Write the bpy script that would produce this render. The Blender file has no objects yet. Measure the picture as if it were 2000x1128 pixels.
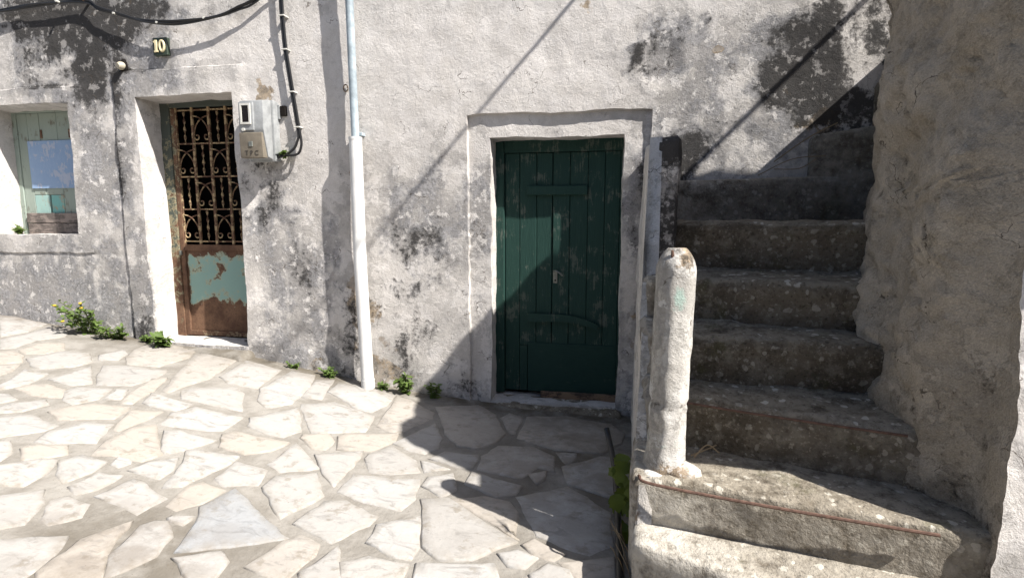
import bpy, bmesh, math, random
import numpy as np
from mathutils import Vector, Matrix
rnd = random.Random(7)
scene = bpy.context.scene
COL = scene.collection

# ------------------------------------------------------------ camera
PITCH, YAW = math.radians(7.342), math.radians(10.7)
cam = bpy.data.cameras.new('camera'); cam_ob = bpy.data.objects.new('camera', cam); COL.objects.link(cam_ob)
cam.sensor_width = 36.0; cam.lens = 36.0 * 1040 / 2000; cam.clip_start = 0.05; cam.clip_end = 500
cam_ob.location = (0, -4.0, 1.36)
cam_ob.rotation_euler = (math.pi / 2 - PITCH, 0, YAW)
scene.camera = cam_ob

# ------------------------------------------------------------ light
SUN = Vector((-2.45, 1.0, -2.9)).normalized()          # travel direction of the sunlight
world = bpy.data.worlds.new('World'); scene.world = world; world.use_nodes = True
wn = world.node_tree.nodes; wl = world.node_tree.links
sky = wn.new('ShaderNodeTexSky'); sky.sky_type = 'NISHITA'; sky.sun_disc = False
sky.sun_elevation = math.asin(-SUN.z)
sky.sun_rotation = math.atan2(-SUN.x, -SUN.y)
sky.altitude = 50; sky.air_density = 1.0; sky.dust_density = 1.5; sky.ozone_density = 1.0
wl.new(sky.outputs[0], wn['Background'].inputs[0]); wn['Background'].inputs[1].default_value = 0.065
sl = bpy.data.lights.new('sun', 'SUN'); sl.energy = 5.0; sl.angle = math.radians(0.55); sl.color = (1.0, 0.955, 0.89)
so = bpy.data.objects.new('sun', sl); COL.objects.link(so); so.location = (6, -6, 9)
so.rotation_euler = SUN.to_track_quat('-Z', 'Y').to_euler()
scene.view_settings.view_transform = 'Standard'; scene.view_settings.look = 'None'
scene.view_settings.exposure = 1.16; scene.view_settings.gamma = 1.0

# ------------------------------------------------------------ noise (numpy)
def _h(i, j, k, s):
    n = (i * 374761393 + j * 668265263 + k * 2147483647 + s * 1274126177) & 0xFFFFFFFF
    n = ((n ^ (n >> 13)) * 1274126177) & 0xFFFFFFFF
    n = ((n ^ (n >> 16)) * 2246822519) & 0xFFFFFFFF
    return ((n ^ (n >> 15)) & 0xFFFF) / 65535.0
def vnoise(P, seed=0):
    P = np.asarray(P, float); I = np.floor(P).astype(np.int64); F = P - I; F = F * F * (3 - 2 * F)
    r = 0
    for a in (0, 1):
        for b in (0, 1):
            for c in (0, 1):
                w = (F[:, 0] if a else 1 - F[:, 0]) * (F[:, 1] if b else 1 - F[:, 1]) * (F[:, 2] if c else 1 - F[:, 2])
                r = r + w * _h(I[:, 0] + a, I[:, 1] + b, I[:, 2] + c, seed)
    return r * 2 - 1
def fbm(P, scale, octv=4, seed=0, rough=0.5):
    P = np.asarray(P, float) * scale; a = 1.0; r = 0; t = 0
    for o in range(octv):
        r = r + a * vnoise(P + o * 17.3, seed + o); t += a; a *= rough; P = P * 2.03
    return r / t
def sstep(a, b, x):
    t = np.clip((x - a) / (b - a), 0, 1); return t * t * (3 - 2 * t)
_gx = np.array([-12, -7, -5.7, -4.3, -3, -2.2, -1.4, -.96, .2, 2, 6, 30.]); _gz = np.array([1.1, .62, .47, .32, .19, .05, -.06, -.09, -.13, -.16, -.2, -.2])
def G(x):                                                # height of the lane, rising to the left
    x = np.asarray(x, float)
    return np.mean([np.interp(x + d, _gx, _gz) for d in np.linspace(-.35, .35, 15)], axis=0)

# ------------------------------------------------------------ objects
def props(o, label=None, cat=None, group=None, kind=None):
    if label: o['label'] = label
    if cat: o['category'] = cat
    if group: o['group'] = group
    if kind: o['kind'] = kind
    return o
def thing(name, loc, label, cat, group=None):
    o = bpy.data.objects.new(name, None); COL.objects.link(o); o.location = loc; o.empty_display_size = .1
    return props(o, label, cat, group)
def world_loc(o):
    v = Vector(o.location)
    return v + world_loc(o.parent) - Vector((0, 0, 0)) if (o.parent and o.get('_rel')) else v
def link(name, me, mat=None, parent=None, loc=(0, 0, 0)):
    o = bpy.data.objects.new(name, me); COL.objects.link(o); o.location = loc
    if mat is not None and len(me.materials) == 0: me.materials.append(mat)
    if parent is not None:
        o.parent = parent
        base = Vector((0, 0, 0)); p = parent
        while p is not None:
            if p.type == 'EMPTY': base = Vector(p.location)
            p = p.parent
        if parent.type == 'EMPTY': o.matrix_parent_inverse = Matrix.Translation(-base)
        else: o.matrix_parent_inverse = Matrix.Translation(-Vector(parent.location))
    return o
def mk(name, V, F, mat, parent=None, attrs=None, smooth=True, sharp=40, loc=(0, 0, 0)):
    me = bpy.data.meshes.new(name)
    me.from_pydata([tuple(map(float, v)) for v in V], [], [tuple(int(i) for i in f) for f in F]); me.update()
    if smooth:
        me.polygons.foreach_set('use_smooth', [True] * len(me.polygons))
        if sharp: me.set_sharp_from_angle(angle=math.radians(sharp))
    if attrs:
        for k, a in attrs.items():
            at = me.attributes.new(k, 'FLOAT', 'POINT'); at.data.foreach_set('value', np.asarray(a, np.float32))
    return link(name, me, mat, parent, loc)
def box_vf(x0, x1, y0, y1, z0, z1, c=0.0):
    """box with chamfered edges (c) as verts, faces"""
    bm = bmesh.new(); bmesh.ops.create_cube(bm, size=1)
    for v in bm.verts:
        v.co = ((x0 + x1) / 2 + v.co.x * (x1 - x0), (y0 + y1) / 2 + v.co.y * (y1 - y0), (z0 + z1) / 2 + v.co.z * (z1 - z0))
    if c: bmesh.ops.bevel(bm, geom=bm.edges[:], offset=c, segments=1, affect='EDGES', profile=.5)
    bm.verts.index_update(); V = [tuple(v.co) for v in bm.verts]; F = [[v.index for v in f.verts] for f in bm.faces]; bm.free()
    return V, F
def box(name, b, mat, parent=None, c=0.004, jit=0.0):
    V, F = box_vf(*b, c=c)
    if jit: V = np.array(V) + jit * np.stack([fbm(np.array(V), 7, 2, s) for s in (1, 2, 3)], 1)
    return mk(name, V, F, mat, parent, smooth=False)
def join_vf(parts):
    V, F = [], []
    for v, f in parts:
        n = len(V); V += [tuple(p) for p in v]; F += [[i + n for i in q] for q in f]
    return V, F
def tube_vf(P, r, n=8, closed=False, cap=True):
    P = [Vector(p) for p in P]; m = len(P); R = r if hasattr(r, '__len__') else [r] * m
    V, F = [], []; up = Vector((0, 0, 1)); prev = None
    for i, p in enumerate(P):
        t = (P[min(i + 1, m - 1)] - P[max(i - 1, 0)]).normalized()
        if prev is None:
            a = t.orthogonal().normalized()
        else:
            a = (prev - t * prev.dot(t)).normalized()
        prev = a; b = t.cross(a)
        for k in range(n):
            th = 2 * math.pi * k / n; V.append(p + (a * math.cos(th) + b * math.sin(th)) * R[i])
    for i in range(m - 1):
        for k in range(n): F.append((i * n + k, i * n + (k + 1) % n, (i + 1) * n + (k + 1) % n, (i + 1) * n + k))
    if cap: F.append(tuple(range(n - 1, -1, -1))); F.append(tuple((m - 1) * n + k for k in range(n)))
    return V, F
def spline(P, k=8):
    P = [Vector(p) for p in P]; Q = [2 * P[0] - P[1]] + P + [2 * P[-1] - P[-2]]; out = []
    for i in range(1, len(Q) - 2):
        for j in range(k):
            t = j / k; a, b, c, d = Q[i - 1], Q[i], Q[i + 1], Q[i + 2]
            out.append(.5 * ((2 * b) + (c - a) * t + (2 * a - 5 * b + 4 * c - d) * t * t + (3 * b - a - 3 * c + d) * t ** 3))
    out.append(P[-1]); return out
def rough_box(name, c8, n, mat, parent, amp=.012, freq=5, rnd_edge=.012, seed=0, attr=None):
    """box given by 8 corners (bottom fl fr br bl, top fl fr br bl), subdivided, edges worn, surface uneven"""
    c8 = np.array(c8, float); nx, ny, nz = n; key = {}; V = []; F = []
    def vid(i, j, k):
        q = (i, j, k)
        if q not in key:
            u, v, w = i / nx, j / ny, k / nz; e = 0; sh = []
            bot = (c8[0] * (1 - u) + c8[1] * u) * (1 - v) + (c8[3] * (1 - u) + c8[2] * u) * v
            top = (c8[4] * (1 - u) + c8[5] * u) * (1 - v) + (c8[7] * (1 - u) + c8[6] * u) * v
            p = bot * (1 - w) + top * w
            ex = [i in (0, nx), j in (0, ny), k in (0, nz)]
            if sum(ex) >= 2:
                ctr = c8.mean(0); d = np.zeros(3)
                if ex[0]: d[0] = 1 if i == 0 else -1
                if ex[1]: d[1] = 1 if j == 0 else -1
                if ex[2]: d[2] = 1 if k == 0 else -1
                p = p + d * rnd_edge
            key[q] = len(V); V.append(p)
        return key[q]
    for i in range(nx):
        for j in range(ny):
            F.append((vid(i, j, nz), vid(i + 1, j, nz), vid(i + 1, j + 1, nz), vid(i, j + 1, nz)))
            F.append((vid(i, j, 0), vid(i, j + 1, 0), vid(i + 1, j + 1, 0), vid(i + 1, j, 0)))
    for i in range(nx):
        for k in range(nz):
            F.append((vid(i, 0, k), vid(i + 1, 0, k), vid(i + 1, 0, k + 1), vid(i, 0, k + 1)))
            F.append((vid(i, ny, k), vid(i, ny, k + 1), vid(i + 1, ny, k + 1), vid(i + 1, ny, k)))
    for j in range(ny):
        for k in range(nz):
            F.append((vid(0, j, k), vid(0, j, k + 1), vid(0, j + 1, k + 1), vid(0, j + 1, k)))
            F.append((vid(nx, j, k), vid(nx, j + 1, k), vid(nx, j + 1, k + 1), vid(nx, j, k + 1)))
    V = np.array(V)
    V = V + amp * np.stack([fbm(V, freq, 4, seed + s, .55) for s in (11, 22, 33)], 1)
    return mk(name, V, F, mat, parent, attrs=attr(V) if attr else None, sharp=None if amp > .006 else 35)

# ------------------------------------------------------------ materials
class NT:
    def __init__(self, name):
        self.m = bpy.data.materials.new(name); self.m.use_nodes = True; self.t = self.m.node_tree
        self.b = self.t.nodes['Principled BSDF']; self.co = self.n('ShaderNodeTexCoord').outputs['Object']
    def n(self, ty, **k):
        o = self.t.nodes.new(ty)
        for a, v in k.items(): setattr(o, a, v)
        return o
    def put(self, inp, v):
        if hasattr(v, 'is_linked') or isinstance(v, bpy.types.NodeSocket): self.t.links.new(v, inp)
        else: inp.default_value = v
    def noise(self, scale, det=6, rough=.55, co=None, dist=0, stretch=None):
        co = co or self.co
        if stretch:
            mp = self.n('ShaderNodeMapping'); self.put(mp.inputs[0], co); mp.inputs['Scale'].default_value = stretch; co = mp.outputs[0]
        o = self.n('ShaderNodeTexNoise'); self.put(o.inputs['Vector'], co); o.inputs['Scale'].default_value = scale
        o.inputs['Detail'].default_value = det; o.inputs['Roughness'].default_value = rough; o.inputs['Distortion'].default_value = dist
        return o.outputs['Fac']
    def voro(self, scale, feature='F1', co=None, out='Distance', rand=1):
        o = self.n('ShaderNodeTexVoronoi', feature=feature); self.put(o.inputs['Vector'], co or self.co); o.inputs['Scale'].default_value = scale
        o.inputs['Randomness'].default_value = rand
        return o.outputs[out]
    def math(self, op, a, b=0.0, c=0.0, clamp=False):
        o = self.n('ShaderNodeMath', operation=op, use_clamp=clamp); self.put(o.inputs[0], a); self.put(o.inputs[1], b)
        if op in ('MULTIPLY_ADD', 'COMPARE', 'SMOOTH_MIN'): self.put(o.inputs[2], c)
        return o.outputs[0]
    def mr(self, v, a, b, c=0.0, d=1.0, smooth=True):
        o = self.n('ShaderNodeMapRange'); o.interpolation_type = 'SMOOTHSTEP' if smooth else 'LINEAR'; self.put(o.inputs[0], v)
        for i, q in enumerate((a, b, c, d)): o.inputs[1 + i].default_value = q
        return o.outputs[0]
    def mix(self, f, a, b):
        o = self.n('ShaderNodeMix', data_type='RGBA'); self.put(o.inputs[0], f)
        for i, v in ((6, a), (7, b)): self.put(o.inputs[i], v if not isinstance(v, tuple) else (*v, 1))
        return o.outputs[2]
    def attr(self, name):
        return self.n('ShaderNodeAttribute', attribute_name=name).outputs['Fac']
    def warp(self, amt, scale):
        o = self.n('ShaderNodeTexNoise'); self.put(o.inputs['Vector'], self.co); o.inputs['Scale'].default_value = scale; o.inputs['Detail'].default_value = 4
        s = self.n('ShaderNodeVectorMath', operation='SCALE'); self.put(s.inputs[0], o.outputs['Color']); s.inputs['Scale'].default_value = amt
        a = self.n('ShaderNodeVectorMath', operation='ADD'); self.put(a.inputs[0], self.co); self.put(a.inputs[1], s.outputs[0]); return a.outputs[0]
    def bump(self, h, dist=.01, strength=1.0):
        o = self.n('ShaderNodeBump'); o.inputs['Distance'].default_value = dist; o.inputs['Strength'].default_value = strength
        self.put(o.inputs['Height'], h); self.t.links.new(o.outputs[0], self.b.inputs['Normal'])
    def done(self, col, rough=.85, spec=.3, metal=0.0):
        self.put(self.b.inputs['Base Color'], col if not isinstance(col, tuple) else (*col, 1)); self.put(self.b.inputs['Roughness'], rough)
        self.b.inputs['Specular IOR Level'].default_value = spec; self.put(self.b.inputs['Metallic'], metal); return self.m

def plaster_mat(name, c1, c2, grey, mold, bare, bscale=1.0, mold_k=1.0, grain=.14):
    N = NT(name)
    wc = N.warp(.10, 4)
    mid = N.noise(6, 8, .62); fine = N.noise(38, 7, .7); rag = N.noise(19, 9, .74, co=wc)
    col = N.mix(N.mr(mid, .32, .68), c1, c2)
    col = N.mix(N.math('MULTIPLY', N.mr(rag, .5, .72), .30), col, tuple(x * .68 for x in c1))
    # grey weathering: soft patches with ragged borders
    gsum = N.math('ADD', N.attr('grey'), N.math('MULTIPLY', N.math('SUBTRACT', N.math('MULTIPLY_ADD', rag, .45, N.math('MULTIPLY', mid, .55)), .5), 1.9))
    gf = N.mr(gsum, .22, .62)
    col = N.mix(N.math('MULTIPLY', gf, .86), col, N.mix(N.mr(fine, .35, .68), grey, tuple(x * 2.1 for x in grey)))
    # bare render / ochre patches
    bsum = N.math('ADD', N.attr('bare'), N.math('MULTIPLY', N.math('SUBTRACT', mid, .5), 1.5))
    bf = N.mr(bsum, .50, .60)
    col = N.mix(N.math('MULTIPLY', bf, .9), col, N.mix(N.mr(rag, .35, .65), bare, tuple(x * .5 for x in bare)))
    # limewash coats peeling in layers with sharp edges
    lay = N.mr(N.noise(5, 10, .70, co=wc), .495, .515)
    col = N.mix(N.math('MULTIPLY', lay, N.math('MULTIPLY', N.mr(gsum, -.12, .3), .55)), col, tuple(x * .62 for x in c1))
    # black mould: clusters of small specks
    msum = N.math('ADD', N.attr('mold'), N.math('MULTIPLY', N.math('SUBTRACT', N.math('MULTIPLY_ADD', fine, .42, N.math('MULTIPLY_ADD', mid, .25, N.math('MULTIPLY', rag, .45))), .56), 3.0 * mold_k))
    mf = N.mr(msum, .42, .86)
    col = N.mix(N.math('MULTIPLY', mf, .92), col, mold)
    # flaked limewash: light chips where the wall is weathered, dark pits everywhere
    chip = N.math('MULTIPLY', N.math('MULTIPLY', N.mr(N.noise(11, 8, .72), .56, .60), N.mr(gsum, .10, .45)), N.math('SUBTRACT', 1.0, N.math('MULTIPLY', mf, .6)))
    col = N.mix(N.math('MULTIPLY', chip, .85), col, tuple(min(.8, x * 1.0) for x in c2))
    pit = N.mr(fine, .655, .72)
    col = N.mix(N.math('MULTIPLY', pit, .6), col, tuple(x * .30 for x in bare))
    ck = N.math('LESS_THAN', N.voro(1.7, 'DISTANCE_TO_EDGE', co=N.warp(.30, 7)), .0035)
    ck = N.math('MULTIPLY', ck, N.mr(mid, .5, .56))
    col = N.mix(N.math('MULTIPLY', ck, .75), col, (.08, .065, .05))
    gr = N.mr(N.noise(150, 3, .7), .35, .68)
    dk = N.n('ShaderNodeMix', data_type='RGBA', blend_type='MULTIPLY'); dk.inputs[0].default_value = grain; N.put(dk.inputs[6], col)
    cg = N.n('ShaderNodeCombineColor'); [N.put(cg.inputs[i], gr) for i in range(3)]; N.put(dk.inputs[7], cg.outputs[0]); col = dk.outputs[2]
    h = N.math('MULTIPLY_ADD', gr, .12, N.math('MULTIPLY_ADD', lay, -.17, N.math('MULTIPLY_ADD', fine, .8, N.math('MULTIPLY', rag, 1.0))))
    N.bump(h, .0085 * bscale)
    return N.done(col, .92, .15)

M = {}
M['wall'] = plaster_mat('weathered_limewash', (.56, .53, .50), (.66, .63, .605), (.16, .158, .162), (.035, .033, .032), (.42, .33, .23), .75)
M['rubble'] = plaster_mat('rough_render', (.52, .45, .36), (.67, .595, .50), (.25, .21, .168), (.06, .05, .04), (.35, .275, .195), 3.2, grain=.25)
M['post'] = plaster_mat('post_limewash', (.60, .56, .51), (.70, .67, .63), (.30, .27, .23), (.07, .06, .05), (.36, .27, .18), .8)

def step_mat():
    N = NT('stair_concrete')
    big = N.noise(2.5, 6, .65); mid = N.noise(14, 7, .65); fine = N.noise(60, 4, .7)
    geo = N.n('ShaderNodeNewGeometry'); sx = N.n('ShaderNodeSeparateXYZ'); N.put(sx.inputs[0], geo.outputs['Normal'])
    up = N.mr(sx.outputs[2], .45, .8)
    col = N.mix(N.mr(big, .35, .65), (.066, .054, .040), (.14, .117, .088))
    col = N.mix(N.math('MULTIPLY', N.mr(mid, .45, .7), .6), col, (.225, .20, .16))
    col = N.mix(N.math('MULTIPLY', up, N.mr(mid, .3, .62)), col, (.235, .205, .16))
    moss = N.math('MULTIPLY', N.mr(N.noise(4, 8, .7), .56, .66), .6)
    col = N.mix(moss, col, (.07, .065, .03))
    col = N.mix(N.math('MULTIPLY', N.mr(fine, .56, .66), .55), col, (.30, .27, .22)); col = N.mix(N.math('MULTIPLY', N.mr(fine, .44, .36), .6), col, (.03, .025, .018))
    pale = N.math('MULTIPLY', N.attr('pale'), N.mr(mid, .25, .6))
    col = N.mix(pale, col, (.46, .43, .38))
    wco = N.warp(.05, 22)
    o = N.n('ShaderNodeTexVoronoi', feature='F1'); N.put(o.inputs['Vector'], wco); o.inputs['Scale'].default_value = 26
    sep = N.n('ShaderNodeSeparateColor'); N.put(sep.inputs[0], o.outputs['Color'])
    rad = N.mr(sep.outputs[0], .25, 1.0, .0, .50, smooth=False)
    spot = N.mr(N.math('SUBTRACT', rad, o.outputs['Distance']), .0, .06)
    spot = N.math('MULTIPLY', spot, N.mr(N.noise(2.6, 5, .6), .38, .52))
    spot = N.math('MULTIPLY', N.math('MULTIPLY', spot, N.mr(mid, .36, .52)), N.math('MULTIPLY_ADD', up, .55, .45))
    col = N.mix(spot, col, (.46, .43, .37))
    h = N.math('MULTIPLY_ADD', fine, .45, mid)
    N.bump(h, .018)
    return N.done(col, .9, .2)
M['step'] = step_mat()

def stone_mat(name, a, b, c):
    N = NT(name)
    oi = N.n('ShaderNodeObjectInfo'); r = oi.outputs['Random']
    add = N.n('ShaderNodeVectorMath', operation='ADD'); N.put(add.inputs[0], N.co)
    cx = N.n('ShaderNodeCombineXYZ'); N.put(cx.inputs[0], N.math('MULTIPLY', r, 13.7)); N.put(cx.inputs[2], N.math('MULTIPLY', r, 31.0)); N.put(add.inputs[1], cx.outputs[0]); co = add.outputs[0]
    big = N.noise(3.5, 6, .62, co=co); mid = N.noise(14, 7, .66, co=co); fine = N.noise(70, 4, .7, co=co)
    r2 = N.math('FRACT', N.math('MULTIPLY', r, 7.31))
    col = N.mix(r2, a, b)
    col = N.mix(N.mr(N.math('FRACT', N.math('MULTIPLY', r, 23.7)), .75, .9), col, c)
    vein = N.mr(N.noise(6, 10, .7, co=co, dist=1.2, stretch=(1, 2.6, 1)), .5, .68)
    col = N.mix(N.math('MULTIPLY', vein, .62), col, tuple(x * .55 for x in a))
    dirt = N.mr(N.math('ADD', mid, N.math('MULTIPLY', big, .6)), .86, 1.05)
    col = N.mix(N.math('MULTIPLY', dirt, .6), col, (.17, .145, .11))
    col = N.mix(N.mr(fine, .66, .76), col, (.12, .1, .08))
    wear = N.math('MULTIPLY', N.attr('edge'), N.mr(N.noise(22, 8, .7), .35, .6))
    col = N.mix(N.math('MULTIPLY', wear, .6), col, (.24, .215, .18))
    dirty = N.math('MULTIPLY', N.attr('soil'), N.mr(N.noise(5, 10, .68), .34, .6))
    col = N.mix(N.math('MULTIPLY', dirty, .75), col, (.15, .125, .1))
    h = N.math('MULTIPLY_ADD', fine, .18, mid)
    N.bump(h, .007)
    return N.done(col, N.mr(mid, .3, .7, .55, .8), .35)
M['stone'] = stone_mat('paving_limestone', (.325, .312, .295), (.365, .356, .343), (.345, .315, .28))
M['marble'] = stone_mat('paving_marble', (.285, .292, .30), (.295, .302, .31), (.275, .283, .292))
def mortar_mat():
    N = NT('mortar')
    mid = N.noise(7, 10, .65); fine = N.noise(90, 6, .7)
    col = N.mix(N.mr(mid, .35, .65), (.205, .19, .168), (.28, .264, .24))
    dirty = N.math('MULTIPLY', N.attr('soil'), N.mr(N.noise(4, 9, .65), .3, .6))
    col = N.mix(dirty, col, (.10, .085, .065))
    col = N.mix(N.mr(fine, .6, .72), col, (.11, .09, .07))
    N.bump(N.math('MULTIPLY_ADD', fine, .4, N.noise(28, 6, .65)), .008)
    return N.done(col, .95, .1)
M['mortar'] = mortar_mat()

def wood_mat(name, c, c2, wear, wamt, grain=(14, 1, 1.2), rough=.62):
    N = NT(name)
    g = N.noise(9, 8, .6, stretch=grain); n = N.noise(6, 9, .7)
    col = N.mix(g, c, c2)
    w = N.mr(N.math('ADD', N.math('MULTIPLY', g, .5), n), 1.02 - wamt, 1.10 - wamt)
    col = N.mix(w, col, wear)
    N.bump(N.math('MULTIPLY_ADD', w, -.4, g), .003)
    return N.done(col, rough, .18)
M['door_green'] = wood_mat('green_door_paint', (.010, .031, .026), (.021, .056, .046), (.075, .095, .08), .215, rough=.62)
M['door_panel'] = wood_mat('green_plywood', (.010, .033, .028), (.015, .044, .037), (.035, .055, .045), .15, grain=(2, 1, 6), rough=.62)
M['raw_wood'] = wood_mat('brown_board', (.17, .11, .07), (.24, .17, .115), (.07, .05, .04), .3, grain=(1.2, 1, 16))
M['dark_wood'] = wood_mat('weathered_plank', (.085, .072, .066), (.14, .12, .11), (.24, .2, .18), .3, grain=(1.2, 1, 16))
M['shutter_grey'] = wood_mat('grey_green_shutter', (.25, .30, .265), (.31, .36, .315), (.17, .17, .14), .2)
M['shutter_teal'] = wood_mat('teal_shutter', (.13, .36, .345), (.22, .45, .42), (.33, .29, .22), .24)
M['shutter_pale'] = wood_mat('pale_teal_shutter', (.26, .42, .39), (.34, .47, .44), (.33, .29, .22), .2)
M['blue_sheet'] = wood_mat('faded_blue_sheet', (.22, .33, .52), (.30, .41, .57), (.40, .45, .55), .26, grain=(5, 1, 2))

def rust_mat(name, paint, amt, attr=None):
    N = NT(name)
    n = N.noise(7, 12, .7); f = N.noise(60, 6, .7)
    rust = N.mix(N.mr(n, .35, .65), (.085, .044, .028), (.165, .095, .058)); rust = N.mix(N.mr(f, .5, .75), rust, (.05, .028, .021))
    s = N.math('ADD', N.noise(11, 13, .74), amt)
    if attr: s = N.math('ADD', s, N.attr(attr))
    m = N.mr(s, .54, .60)
    edge = N.math('MULTIPLY', N.mr(s, .47, .54), .5)
    col = N.mix(edge, paint, (.42, .36, .22)); col = N.mix(m, col, rust)
    N.bump(N.math('MULTIPLY_ADD', m, -.4, N.math('MULTIPLY', f, .5)), .003)
    return N.done(col, .8, .25)
M['rust_panel'] = rust_mat('peeling_teal_steel', (.235, .365, .33), .0, 'rust')
M['rust_frame'] = rust_mat('rusty_green_frame', (.065, .075, .064), .06, 'rust')
M['rust_bar'] = rust_mat('rusty_bar', (.33, .22, .12), .085)
M['rust_dark'] = rust_mat('dark_rust', (.12, .06, .045), .1)
def plain(name, c, rough=.5, spec=.4, metal=0., var=.2, scale=12, bumpd=.001):
    N = NT(name); n = N.noise(scale, 8, .65)
    col = N.mix(N.mr(n, .3, .7), tuple(x * (1 - var) for x in c), tuple(min(1, x * (1 + var * .5)) for x in c))
    N.bump(n, bumpd); return N.done(col, rough, spec, metal)
M['pvc'] = plain('white_pvc', (.66, .66, .65), .4, .5, var=.16, scale=4)
M['galv'] = plain('blue_grey_conduit', (.33, .39, .43), .5, .4, var=.35, scale=9)
M['cable'] = plain('black_cable', (.012, .012, .013), .45, .4)
M['clip'] = plain('white_clip', (.55, .54, .50), .5)
M['meter'] = plain('grey_meter_plastic', (.29, .30, .305), .45, .4, var=.25, scale=14)
M['meter_dirty'] = plain('dirty_meter_hatch', (.19, .165, .13), .7, .2, var=.25, scale=10)
M['meter_glass'] = plain('dark_meter_glass', (.008, .008, .010), .12, .5)
M['meter_ink'] = plain('dark_lettering', (.05, .045, .04), .7)
M['plate'] = plain('dark_green_plate', (.035, .05, .035), .45)
M['digit'] = plain('cream_digit', (.62, .54, .34), .5)
M['hole'] = plain('dark_hole', (.015, .013, .012), .95, .05)
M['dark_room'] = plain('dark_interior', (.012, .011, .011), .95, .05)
M['insul'] = plain('bone_insulator', (.40, .36, .28), .5)
M['lockmetal'] = plain('worn_lock_metal', (.22, .23, .21), .45, .5, metal=.6)
M['rebar'] = plain('rusted_rod', (.12, .072, .055), .8, .2, var=.4, scale=40)
M['hose'] = plain('black_hose', (.010, .010, .011), .38, .45)
M['twig'] = plain('dry_twig', (.24, .18, .11), .9)
def leaf_mat(name, a, b):
    N = NT(name); oi = N.n('ShaderNodeObjectInfo')
    col = N.mix(N.noise(18, 3), a, b)
    N.done(col, .5, .35)
    tr = N.n('ShaderNodeBsdfTranslucent'); N.put(tr.inputs[0], col); mx = N.n('ShaderNodeMixShader'); mx.inputs[0].default_value = .35
    out = N.t.nodes['Material Output']; N.t.links.new(N.b.outputs[0], mx.inputs[1]); N.t.links.new(tr.outputs[0], mx.inputs[2]); N.t.links.new(mx.outputs[0], out.inputs[0])
    return N.m
M['leaf'] = leaf_mat('weed_leaf', (.075, .13, .03), (.15, .21, .055))
M['vine'] = leaf_mat('vine_leaf', (.075, .115, .018), (.15, .19, .03))
M['stem'] = plain('weed_stem', (.14, .15, .06), .8)
M['petal'] = plain('yellow_petal', (.62, .38, .03), .7)
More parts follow.
